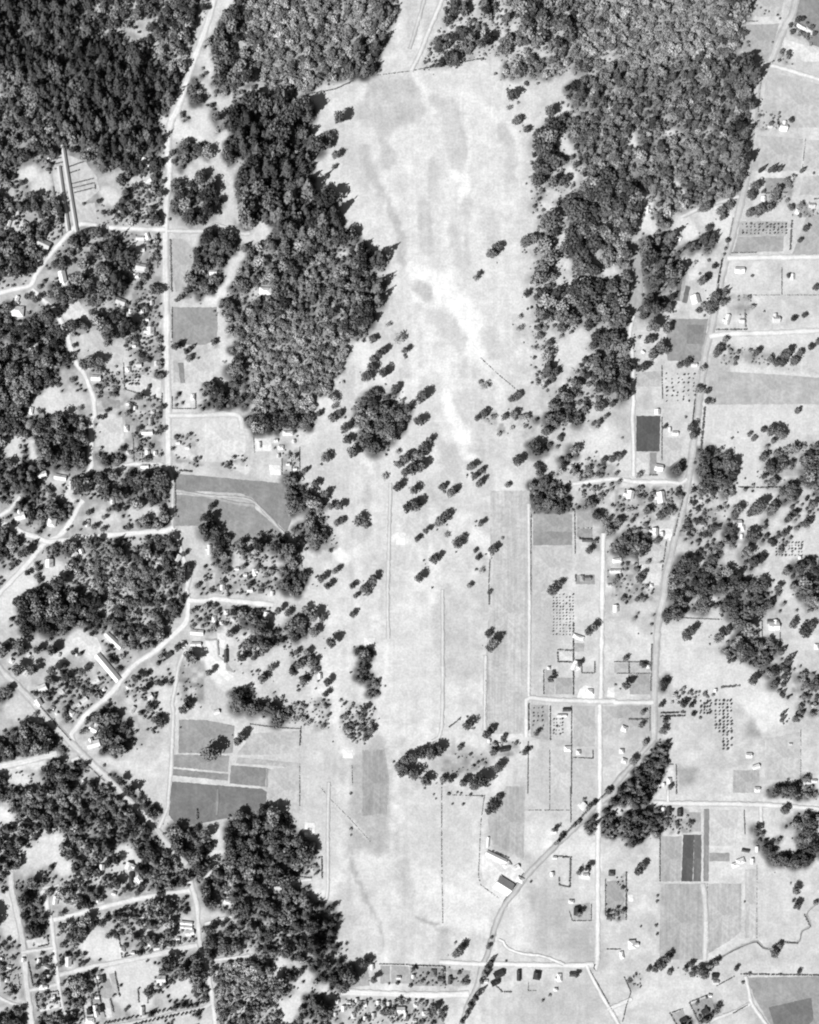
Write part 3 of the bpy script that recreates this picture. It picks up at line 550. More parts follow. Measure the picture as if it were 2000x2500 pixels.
 ('dec',15,8,12,0.8,170,'E1: -8 98 8 97 10 110 5 118 -8 118'),('dec',14,8,12,0.9,115,'E1: -8 194 20 187 22 195 15 204 -8 204'),('dec',14,8,12,0.8,150,'E1: 34 191 60 194 62 204 30 204'),
 ('dec',16,9,14,0.96,100,'E2: 17 40 22 27 40 22 50 17 57 19 56 22 72 23 73 30 80 40 82 46 90 47 94 54 92 58 78 60 78 78 62 82 50 81 35 78 25 72 18 62 18 50'),
 ('mix',15,8,13,0.93,140,'E2: 0 80 10 71 20 66 30 72 45 80 60 86 68 88 75 83 86 86 83 92 84 98 95 98 96 105 92 120 70 125 45 118 24 110 10 100 0 98'),
 ('cmid',18,9,14,0.93,90,'E2: 84 98 96 98 97 106 104 100 110 97 108 104 103 113 112 110 118 108 112 116 107 122 106 130 116 134 114 142 118 148 126 158 118 166 105 164 95 158 90 150 90 130 88 115'),
 ('mix',14,7,12,0.9,165,'E2: 0 118 24 111 45 118 70 125 90 130 90 148 72 145 60 150 58 160 40 150 20 146 0 146'),
 ('light',11,5,9,0.95,180,'E2: -10 150 20 148 40 150 56 158 62 165 60 182 80 204 10 204 9 184 2 180 -10 172'),('dec',15,8,12,0.85,160,'E2: 60 155 72 152 74 172 64 176 58 165'),
 ('cmid',17,8,13,0.95,100,'E2: 82 182 90 172 96 176 102 172 105 188 98 195 85 193'),('dec',16,9,13,0.9,105,'E2: 112 158 120 152 126 160 118 168 108 168'),('dec',14,8,11,0.9,125,'E2: 60 196 78 192 78 204 58 204'),
 ('dec',16,9,13,0.93,115,'D2: 22 14 50 13 53 20 48 30 60 30 78 28 86 36 83 42 75 45 68 52 54 55 45 40 35 36 25 30 18 24'),('mix',14,6,10,0.85,200,'D2: 30 40 50 40 60 60 61 72 58 75 45 72 30 70 28 55'),
 ('mix',14,6,10,0.7,200,'D2: 26 72 60 74 60 88 50 92 40 80'),('dec',16,9,13,0.93,110,'D2: 23 77 30 77 40 82 42 92 55 97 66 103 70 110 64 112 55 106 45 103 26 99 22 88'),('mix',13,6,10,0.85,200,'D2: 72 52 88 51 95 58 94 80 86 82 78 80 88 70 86 60 76 72 70 75 68 68 76 60'),
 ('dec',15,7,10,0.95,105,'D2: 128 51 138 51 137 70 147 77 146 90 140 91 135 78 127 75'),('light',13,4,7,0.6,200,'D2: 115 96 140 99 144 112 138 126 125 127 116 119'),('light',12,4,7,0.6,200,'D2: 66 92 84 94 86 110 78 112 70 104'),
 ('dec',14,7,12,.88,125,'C2: 122 17 130 6 145 -3 160 -3 168 10 171 22 167 32 159 42 153 49 142 49 132 46 129 30'),
 ('dec',16,9,13,0.96,100,'C2: 70 76 80 74 85 79 88 86 84 98 81 103 72 100 69 88'),('dec',16,9,13,0.93,120,'C2: 90 90 97 87 104 90 100 98 102 110 100 124 90 129 85 120 80 132 76 125 73 118 82 109 88 103'),
 ('cmid',17,9,13,0.93,100,'C2: 48 119 60 116 69 124 74 134 72 139 62 135 55 131 42 130'),('mix',14,6,10,0.7,200,'C2: 22 127 40 123 50 132 60 141 50 148 40 145 30 139'),
 ('dec',16,8,12,0.9,115,'C2: -4 98 9 93 10 100 5 108 -4 112'),('dec',16,8,12,0.95,105,'C2: 7 122 20 118 21 135 17 147 8 144 5 132'),('dec',16,8,12,0.9,115,'C2: -2 112 10 108 17 117 8 120 -2 120'),('dec',15,9,12,0.97,90,'C2: 65 151 75 145 81 151 86 151 85 164 78 171 70 168'),
 ('dec',14,8,12,1,90,'C3: 103 77 113 73 124 74 131 83 135 90 135 97 130 100 105 99 101 90'),('dec',15,8,12,0.92,110,'C3: 104 20 112 14 125 15 129 22 120 28 104 27'),('dec',15,8,12,0.95,100,'C3: 130 13 137 11 142 22 141 27 134 26 129 20'),
 ('dec',16,9,13,0.9,115,'C3: 98 40 110 43 121 44 121 50 110 56 105 55 99 46'),('dec',15,8,12,0.85,150,'C3: 139 96 150 91 157 97 154 104 145 104'),('dec',15,7,11,0.95,115,'C3: 138 43 150 41 158 42 156 48 145 53 134 55 128 62 126 59'),
 ('mix',12,4,8,0.5,200,'C3: 137 60 152 55 158 66 150 72 137 68'),('mix',12,4,8,0.6,200,'C3: 143 80 165 76 167 86 158 92 145 88'),('dec',16,8,12,0.85,160,'C3: 156 104 172 98 172 118 165 118'),
 ('dec',16,9,13,0.92,105,'C4: 47 71 52 60 60 55 62 60 61 70 57 73'),('dec',15,8,13,0.9,120,'C4: 66 55 75 47 85 46 94 46 96 53 102 60 107 70 102 75 97 79 99 88 96 92 88 85 82 78 75 75 67 68'),
 ('dec',15,7,11,0.6,190,'C4: 65 78 80 78 84 86 80 98 68 98 62 92'),('dec',15,8,12,0.8,175,'C4: 118 49 129 46 130 54 123 59'),('dec',15,7,11,0.7,180,'C4: 122 70 128 62 138 50 143 46 172 42 190 42 190 62 150 60 142 64 136 74 130 78'),
 ('dec',15,8,12,0.92,115,'C4: 163 64 172 66 190 66 190 84 172 82 161 78'),('dec',15,8,12,0.9,115,'C4: 144 82 149 75 154 80 150 90 140 95 138 92'),('dec',15,8,12,0.85,155,'C4: 130 93 137 91 136 100 129 105 126 115 132 118 128 124 118 125 126 112'),
 ('dec',15,8,12,0.95,95,'C4: 90 119 104 114 112 112 113 119 118 122 114 127 105 128 97 121'),('dec',14,8,12,0.95,100,'C4: 48 152 56 142 63 141 70 146 78 142 85 127 89 131 87 142 80 154 72 165 70 172 D4: 62 8 50 9 44 6 C4: 46 172'),
 ('dec',14,8,12,0.93,110,'C4: 83 152 88 148 100 147 103 152 95 160 86 170 D4: 76 4 73 0 C4: 78 170'),('dec',14,8,12,0.93,110,'C4: 96 166 108 156 118 156 125 161 122 172 D4: 122 8 116 19 108 23 92 21 90 15 94 6 C4: 93 171'),
 ('dec',15,7,11,0.85,155,'C4: 101 135 110 133 110 138 118 136 127 139 127 144 115 149 108 145'),('dec',14,8,12,0.93,110,'C4: 151 146 155 143 165 141 172 139 190 138 190 172 D4: 172 15 165 8 158 8 C4: 154 171 156 160'),
 ('dec',15,8,12,0.95,105,'C4: -2 127 10 121 20 121 25 118 29 123 27 131 18 135 0 137'),('dec',15,8,12,0.93,110,'D4: 42 21 50 11 56 5 61 9 61 15 55 21 45 24'),('dec',15,8,12,0.93,110,'D4: 61 21 70 11 75 7 78 11 75 17 65 23'),
 ('dec',15,8,12,0.85,155,'D4: 120 9 135 6 139 9 130 16 120 19'),('dec',15,9,13,0.97,100,'D4: 91 51 98 46 105 40 106 33 112 29 117 33 117 40 124 43 132 43 136 50 125 59 115 65 105 63 96 59'),
 ('dec',15,8,12,0.9,120,'D4: 37 55 42 46 46 50 46 57 40 64 37 60'),('dec',15,7,11,0.9,120,'D4: 38 80 42 71 46 71 44 80 40 85'),('dec',15,7,10,0.9,110,'D4: 124 63 130 63 136 66 136 80 134 87 126 85 124 75'),('dec',14,7,10,0.85,155,'D4: 151 78 158 74 165 79 172 80 165 87 155 87'),
 ('light',12,4,8,0.75,200,'D4: 48 90 58 84 68 82 76 84 90 82 106 80 107 83 95 86 80 88 66 90 60 98 52 96'),('dec',15,8,12,0.93,105,'E4: 132 6 140 1 155 -2 162 -8 170 -4 169 7 160 10 142 9'),
 ('cmid',9,4,6.5,0.99,75,'D4: 30 136 33 129 43 128 44 150 42 160 36 164 34 172 E4: 33 6 28 14 18 17 5 17 -4 12 D4: 4 167 18 154'),('cmid',9,4,6.5,0.97,85,'E4: -2 26 15 23 30 20.5 40 17 42 30 39 38 30 44 15 48 5 42 -2 42'),('cmid',9,4,6.5,0.95,85,'E3: 147 37 152 26 160 23 170 20 171 42 158 42 150 41'),
 ('dec',15,8,12,0.9,120,'E4: 139 19 147 16 146 22 140 24'),('dec',14,7,11,0.85,155,'E4: 146 26 163 21 163 25 152 32 144 41 141 38'),('dec',14,8,11,0.92,110,'E4: 156 30 172 23 182 22 172 31 165 38 165 48 161 54 153 50 156 40'),('dec',14,8,11,0.9,115,'E4: 113 41 120 35 128 38 129 48 125 57 119 50'),
 ('dec',14,7,11,0.85,155,'E4: 131 42 140 41 141 47 135 49'),('dec',14,8,11,0.92,110,'E4: 129 55 135 51 139 55 139 64 131 67'),('dec',14,8,11,0.92,110,'E4: 146 58 155 53 164 56 165 62 155 69 142 69 138 71 143 62'),('dec',14,8,11,0.9,110,'E4: 168 52 176 48 182 52 176 58 169 57'),
 ('dec',10,4,7,.85,120,'E4: 68 186 80 181 88 186 84 196 74 198'),('dec',10,4,7,.9,110,'E4: 54 198 62 195 66 204 54 204'),('dec',10,4,7,.7,140,'E3: 166 88 180 88 180 112 166 112'),
 ('dec',14,7,12,.9,120,'A2: 3 22 12 14 20 8 28 10 30 25 22 34 12 36 6 30'),('dec',14,7,12,.9,120,'A2: 6 37 20 36 30 44 38 50 40 60 36 68 28 66 22 56 14 50 8 46'),('mix',14,7,12,.88,140,'A2: 8 55 16 56 22 64 26 72 20 78 14 76 9 66'),
 ('dec',14,7,11,.9,110,'A1: 163 62 168 75 165 88 158 95 155 88 160 75'),('dec',14,7,11,.85,130,'A1: 150 124 165 119 172 122 A2: 4 121 2 132 A1: 165 135 152 138'),('dec',14,7,11,.85,130,'A1: 148 142 155 138 160 150 151 160'),
 ('dec',14,7,11,.85,120,'A1: 140 8 160 -6 168 -10 166 14 160 32 152 40 146 30'),
]
# gardens: loose shrubs and bushes between the houses (spacing, rmin, rmax, density, polygon)
GARDENS = [
 (15,3,7,.5,'B1: 102 32 136 32 136 100 118 110 112 100 104 88 116 62 112 48'),(13,3,6,.5,'B1: 108 104 136 98 136 150 120 148 106 138 106 130 118 120'),(13,3,6,.5,'B1: 76 150 104 148 106 172 C1: 104 10 84 12 80 2'),
 (13,3,7,.5,'C1: 105 2 136 2 136 58 106 56 104 40 118 30 106 20'),(14,3,7,.55,'C1: 145 35 165 35 165 50 172 62 150 58 144 48'),(12,3,6,.6,'C2: 57 33 78 33 79 68 66 68 65 50 58 46'),(11,3,5,.6,'C2: 13 58 33 51 36 56 34 64 20 64'),
 (14,3,7,.5,'C2: 0 148 60 148 62 168 30 170 0 168'),(14,3,7,.5,'D2: 0 12 18 13 18 34 0 36'),(14,4,8,.5,'B1: 0 30 30 40 40 60 0 60'),(14,4,8,.5,'D1: 30 80 62 72 100 72 90 90 66 108 44 108 34 96'),
 (14,4,8,.45,'D1: 104 76 138 72 140 88 118 96 104 88'),(13,3,7,.45,'D1: 102 55 112 56 110 70 98 64'),(14,4,8,.4,'E1: 62 84 118 80 120 92 64 104'),(13,3,7,.55,'E1: 24 142 44 140 46 164 28 168'),(13,3,7,.5,'E1: 30 177 48 173 51 185 33 190'),
 (14,4,8,.45,'E1: 104 128 140 130 160 126 165 132 130 140 104 146'),(13,3,7,.5,'E1: 0 142 16 142 18 170 2 172'),(12,3,7,.6,'E2: 108 178 172 178 172 200 104 202'),(12,3,6,.55,'E3: 0 178 30 180 30 204 0 204'),(13,3,6,.5,'E3: 2 152 30 153 48 155 50 168 0 168'),
 (12,3,6,.6,'E3: 165 84 172 80 E4: 10 72 10 112 -6 114'),(12,3,6,.55,'E4: 64 184 80 176 87 188 72 200'),(13,3,6,.5,'E4: 8 158 24 158 26 168 14 172'),(13,3,6,.5,'E4: 42 20 66 20 66 38 50 40 42 36'),
 (14,3,7,.4,'C4: 2 80 50 78 48 106 20 110 2 106'),(14,3,7,.45,'C4: 0 140 22 144 26 160 40 164 38 172 D4: 34 10 0 10'),(14,3,7,.45,'C4: 54 100 92 96 100 112 80 122 52 120'),(13,3,6,.45,'B4: 90 82 115 82 114 100 98 98'),(13,3,6,.5,'B4: 95 122 110 130 105 142 88 142'),
 (12,2.5,5,.6,'B4: 108 130 122 128 130 134 126 142 110 140'),(14,3,7,.5,'A4: 128 150 152 150 150 172 128 172'),(13,3,6,.4,'A4: 122 94 142 94 140 110 122 110'),(12,3,6,.5,'A4: 138 44 154 46 152 56 138 54'),(12,3,6,.55,'A4: 148 17 168 22 166 38 148 30'),
 (12,3,6,.5,'B4: 146 6 172 4 172 18 150 16'),(12,2.5,5,.45,'C3: 60 18 72 16 76 34 86 36 78 26 68 28'),(12,2.5,5,.5,'C3: 92 18 104 18 104 34 96 38'),(13,3,6,.4,'C3: 150 56 172 60 172 70 150 70'),(13,3,6,.5,'C3: 145 122 172 140 172 172 166 172 164 124 150 122'),
 (12,2.5,5,.5,'C2: 100 100 104 110 112 128 108 132 94 138 92 130'),(12,2.5,4.5,.45,'D2: 88 92 106 92 104 118 92 118'),(16,2.5,4,.15,'D3: 26 136 66 140 66 152 30 156'),(12,3,6,.5,'D3: 66 128 92 126 94 138 70 142'),(13,3,6,.45,'E2: 80 59 97 59 97 76 80 76'),
 (13,3,7,.35,'E1: 128 150 150 160 145 172 130 172'),(13,3,7,.4,'D4: 150 70 172 70 172 92 150 92'),(14,4,8,.35,'A2: 0 30 14 40 14 60 2 50'),(13,3,7,.5,'A1: 140 60 160 60 165 78 150 82'),(14,4,8,.4,'A1: 142 128 168 122 172 140 150 150'),
 (13,3,6,.45,'C4: 130 60 172 60 172 80 140 78'),(14,3,7,.4,'D1: 150 60 172 60 172 96 152 92'),(12,3,7,.5,'D1: 100 28 120 30 116 50 104 46'),(13,3,6,.5,'C1: 0 60 6 90 20 100 6 96'),(14,4,8,.4,'B2: 0 120 12 118 14 126 0 132'),
]
# loose trees and bushes through whole quarters (spacing, rmin, rmax, cover 0-1, polygon)
LOOSE = [(11,3,9,.47,'G: -60 480 395 490 400 1140 -60 1140'),(11,3,9,.45,'G: -60 1140 415 1150 415 1290 380 1500 -60 1500'),(12,3,9,.42,'G: -60 1500 400 1480 350 1620 200 1800 100 1720 -60 1600'),
 (11,3,9,.45,'G: -60 2060 480 2080 490 2520 -60 2520'),(11,3,9,.42,'G: 200 1640 350 1560 420 1600 410 1720 340 1840 220 1800'),(11,3,9,.46,'G: 430 20 570 -20 600 240 560 330 540 480 425 480 440 300 470 200'),
 (12,3,9,.42,'G: 425 870 530 870 530 1010 425 1000'),(12,3,8,.40,'G: 1600 1180 1700 1180 1650 1560 1560 1560 1490 1400 1490 1190'),(12,3,9,.44,'G: 1690 1180 2060 1150 2060 1500 1680 1480'),(12,3,9,.42,'G: 440 1270 640 1290 700 1450 560 1560 440 1540'),
 (12,3,9,.42,'G: 1860 1560 2060 1560 2060 1760 1900 1740'),(12,3,8,.38,'G: 1330 1030 1520 1030 1520 1240 1330 1200'),(12,3,9,.44,'G: 640 2280 820 2300 840 2520 560 2520'),(11,3,8,.40,'G: -60 380 140 390 140 520 -60 560')]
# ------------------------------------------------------------------ trees standing apart: x y radius
TREES_B = ('D2: 163 149 4 168 143 4.4 169 152 4.4 165 155 3.4 A2: 113 103 5.5 104 118 5 104 124 3.5 110 133 3.5 108.5 142 2.2 101 162 4 A3: 90 103 4.5 85 83 4.5 98 111 3 93 62 5 107 116 5 113 120 4.5 124 112 5 117 97 5 106 155 5.5 118 157 5 120 137 5 106 141 3.5 '
 'B3: 68 50 4.6 73 45 4 55 70 2.6 58 66 2.2 97 40 5 103 37 4 98 83 2.8 10 169 4.2 88 170 3.2 92 167 2.8 '
 'B2: 141 121 3.5 146 134 4 142 138 4 150 131 3.5 140 145 5 136 153 4.5 150 150 4 160 163 4 107 169 3 168 131 3 '
 'C2: 96 18 3.5 108 22 4 113 18 3.5 118 30 4.2 120 40 4.2 124 51 4.5 102 55 4.6 84 66 3 93 77 3.8 101 86 3.6 113 96 4 106 96 3.2 94 94 5 115 108 2.8 111 110 3 130 108 5 136 113 2.4 110 150 3.2 98 157 3.6 103 163 3.6 124 163 3 134 165 4 141 158 4 137 169 2.6 127 171 2.6 162 80 3.6 168 57 4.6 163 61 3.6 168 68 4 170 98 5 '
 'C3: 9 6 4.8 7 25 4.4 6 54 5.5 11 47 4.6 16 41 3.4 3 65 6.5 9 63 4.6 3 83 4 3 97 5 8 95 3.2 27 80 3.6 34 85 3.8 51 63 4 54 71 3.4 58 77 3.8 60 66 2.8 90 58 4.6 82 78 2.8 25 109 5.2 29 105 4 13 117 3 6 123 2.8 59 111 2.8 40 128 4.4 44 122 3 69 133 4 20 141 5 8 156 4.3 57 139 2.6 55 133 2.2 50 162 2.6 67 168 2 119 167 5.2 126 161 3.4 56 22 2.8 62 18 3.6 80 20 2.8 87 19 3.6 85 6 3.2 91 4 2.6 108 68 3.5 107 62 3 115 33 5 126 38 2.8 162 58 3 170 56 3.4 159 13 5 159 25 2.6 165 20 2.6 170 10 3 158 6 2.6 150 133 3 '
 'D2: 124 21 3 106 45 4.4 103 78 3.6 102 88 3.2 91 23 5 99 24 3.6 92 36 4 62 18 3.5 70 20 3.5 85 18 4 22 37 4 4 70 3.2 28 128 4.6 31 123 4.6 4 138 8.8 140 119 3.6 134 101 3 '
 'D3: 66 37 3 69 45 4.6 67 49 3.6 49 114 4.4 64 122 4.6 68 118 3.6 10 138 4.6 17 138 5.4 24 135 4.6 3 141 4.4 4 155 5.2 13 161 5.4 28 160 3.6 34 160 3.6 45 162 3.8 54 163 5.4 61 161 5.6 74 150 4.4 70 137 3 42 133 2.6 78 125 2.6 96 137 3 106 121 2.8 118 76 3 154 32 3.8 150 36 3.2 143 62 2.8 '
 'D4: 59 39 4.6 64 35 3.6 86 41 4.6 94 35 3.8 102 29 4.2 115 77 4 149 29 3.6 159 36 5.4 164 31 3.8 151 109 3.2 155 104 2.6 23 104 2.4 24 64 2.6 22 114 2.8 8 81 4 9 58 2.8 43 27 2.6 39 97 2.8 42 110 2.8 40 119 3.6 25 129 3 15 144 3.6 57 97 3 64 97 2.6 66 105 2.2 46 166 2.6 '
 'E2: 133 148 4.8 138 147 3.4 142 162 3 88 55 4 E3: 69 16 5 66 20 3.6 75 10 3 41 138 3.8 38 141 3.2 46 133 2.4 66 135 2.4 122 36 2.6 167 4 3.6 155 14 2.4 150 18 2.4 142 30 2.2 138 33 2 128 42 2.6 124 47 2.4 142 107 3.2 149 68 3 142 72 2.8 20 187 3.6 27 190 3 140 158 2.6 '
 'E4: 19 71 4.4 23 67 3.6 151 87 3.6 152 100 3.4 169 98 2.2 133 140 4 138 135 3.2 38 150 4.2 43 145 3.6 47 141 2.8 33 153 3.2 28 154 2.2 46 156 2.6 59 153 3 64 150 2.6 65 157 3.2 70 155 3.6 74 157 4.4 79 151 3.6 84 148 3 102 153 2.4 154 157 2.4 142 20 3.6 '
 'A4: 116 160 4 113 166 3.5 135 163 4 125 162 2 153 18 2.4 157 17 2.4 165 24 2 149 28 2.4 155 30 2.4 160 32 2.4 140 45 2.2 145 46 2.2 148 102 2.6 131 105 2 '
 'B4: 113 15 4 120 14 4.4 128 12 4 148 10 2.8 156 8 2.4 160 28 2.8 155 38 2.4 115 2 3 134 3 3 76 11 4 72 12 3.4 88 14 4.2 95 9 4 90 19 3.4 78 28 3 94 38 2.2 83 60 2.6 72 73 4.4 76 70 2.8 78 95 3.8 83 86 4.6 82 91 4.6 90 91 3.2 80 98 3.6 70 97 2.8 73 93 2.8 146 67 2.2 168 78 3 150 104 2.6 159 101 2.6 92 122 2.8 85 133 4 87 128 3.2 170 124 3.6 164 128 2.8 73 146 2.8 70 163 3.8 77 165 2.8 54 143 2.8 60 141 3.6 24 145 4 19 146 2.8 37 130 5.4 31 135 4.4 42 131 3.6 28 122 4.4 30 112 5.4 43 113 5.4 25 96 4.4 44 96 4 23 102 3.4 118 133 3 130 138 3.4 135 141 3.4 142 135 4.4 140 142 3.4 150 140 3.6 155 133 3.4 '
 'C4: 2 55 3.6 20 70 2.8 42 29 2.2 63 31 4.4 65 37 3.6 77 8 2.6 82 8 2 113 35 2.4 116 39 2.6 130 33 4.6 136 34 4.6 140 37 3.4 133 41 2.8 125 31 2.6 153 16 3 130 66 4 148 59 2.6 103 99 4.4 100 102 3.4 117 99 5.4 121 96 4.6 113 102 3.4 133 95 4 146 106 3.4 151 102 3 159 111 3.4 164 108 2.8 165 95 3.8 141 119 2.8 145 116 2.6 133 127 2.8 81 115 3.4 85 114 2.6 69 109 2.6 26 100 3.8 42 101 4.2 46 99 3.2 38 104 3.4 35 125 3 17 117 2.8 20 157 3.8 24 152 2.6 2 110 3.8 143 151 3.4 149 163 3.2 136 165 3.4 '
 'B1: 62 111 4.6 68 108 3.8 72 111 3.4 77 141 6.4 72 144 4.4 85 140 3.8 63 126 2.2 51 98 2.8 54 95 2.8 55 87 3.6 30 88 3.8 24 85 2.8 148 128 3.6 152 126 2.8 157 131 2.6 149 88 2 152 86 2.6 32 58 2.8 27 63 2.8 17 66 4.4 134 80 3.6 129 78 3 35 50 3.4 '
 'C1: 83 21 2 87 21 2.2 23 134 5 19 136 3.6 155 136 2.6 159 148 3.2 154 156 3.8 88 105 2.4 75 101 2.8 72 110 2.4 80 113 2.8 87 115 2.8 34 158 2.6 24 152 2.6 118 4 4 99 97 2.8 '
 'D1: 155 101 4.4 159 97 3.2 45 69 4.4 57 74 4 70 69 3.6 30 105 2.4 115 75 4.6 122 84 3.2 124 71 2.8 136 79 2.8 160 56 5.2 164 59 4.4 150 49 3.6 16 68 5.2 28 68 5.2 44 51 4.4 32 51 3.6 15 11 3.4 ')
TREES_L = 'B3: 92 102 3 92 112 3.4 62 161 4 59 157 2.6 B2: 163 121 5 154 109 2.8 C2: 109 6 4 109 12 3 151 71 3.6 162 50 3 C3: 31 120 3 70 21 3.4 96 21 4.2 60 150 3 75 35 2.4 86 30 2.4 A3: 83 92 2.8 D2: 74 110 3 87 113 3 99 115 3 '
TREES_P = 'A4: 122 145 1.7 130 145 1.8 134 145 1.7 138 144 1.8 157 145 1.8 B4: 92 79 1.6 91 84 1.8 D4: 139 53 2.2 144 61 2.4 143 67 2.2 142 73 2.2 141 80 2 140 88 1.6 140 110 1.8 140 106 1.6 B2: 141 57 3.2 E3: 68 147 1.8 65 152 2.2 63 157 2.2 60 163 2.2 55 177 2.2 51 183 2.2 48 190 2 44 197 2.2 B1: 157 132 1.8 160 129 1.7 '
BUSHES = ('A2: 93 95 1.2 C3: 19 164 1.2 78 122 1.6 151 65 1.4 56 149 1.4 39 134 1 23 115 1 D2: 82 107 2 152 81 1 113 37 .8 108 128 .8 A4: 112 36 1.6 113 39 1.3 118 3 1 120 5 .9 123 7 1 127 9 1.1 130 10 1 126 12 1 137 13 1.3 139 16 1.2 133 36 1.3 125 97 1.3 132 97 1.3 134 100 1.3 139 95 1.3 168 146 1.3 '
 'E2: 123 6 1.4 123 36 1.5 123 41 1.1 162 166 2 155 166 1.2 E3: 20 7 1.1 22 10.5 1.1 33 6 1.8 40 5 1.2 43 6 1.2 51 7 1.7 36 15 1.2 45 15 1.5 61 8 1 69 127 1.8 102 80 1.3 112 180 1.6 118 176 1.5 147 11 2 81 147 1.2 E4: 36 92 1.5 36 97 1.5 35 117 1.7 36 124.5 1.5 109.5 97 1.1 113 158 1.8 108 165 1.8 140 158 1.3 63 30 1.4 63 33 1.2 22 118 1.2 167 8 1.4 '
 'B4: 116 67 1.6 92 49 1.6 93 44 1.7 79 54 1.7 110 100 1.2 126 97 1.1 C4: 99 38 1.5 104 33 .8 110 72 1 60 20 1.4 139 25 1.6 72 125 1.8 165 95 1.5 B1: 98 143 1.4 99 150 1.6 93 152 1.4 85 53 1.2 C1: 94 1.5 1.8 99 2 1.6 60 113 1.6 57 115 1.5 84 33 .8 D1: 169 99 .9 88 148 1.6 92 156 1.6 150 88 1.1 152 116 1 D3: 121 69 1.8 102 133 1.7 D4: 165 96 1.8 72 108 1.7 20 37 .7 31 37 1 142 113 1 145 111 1.2 B3: 96 123 .8 87 108 .8 ')
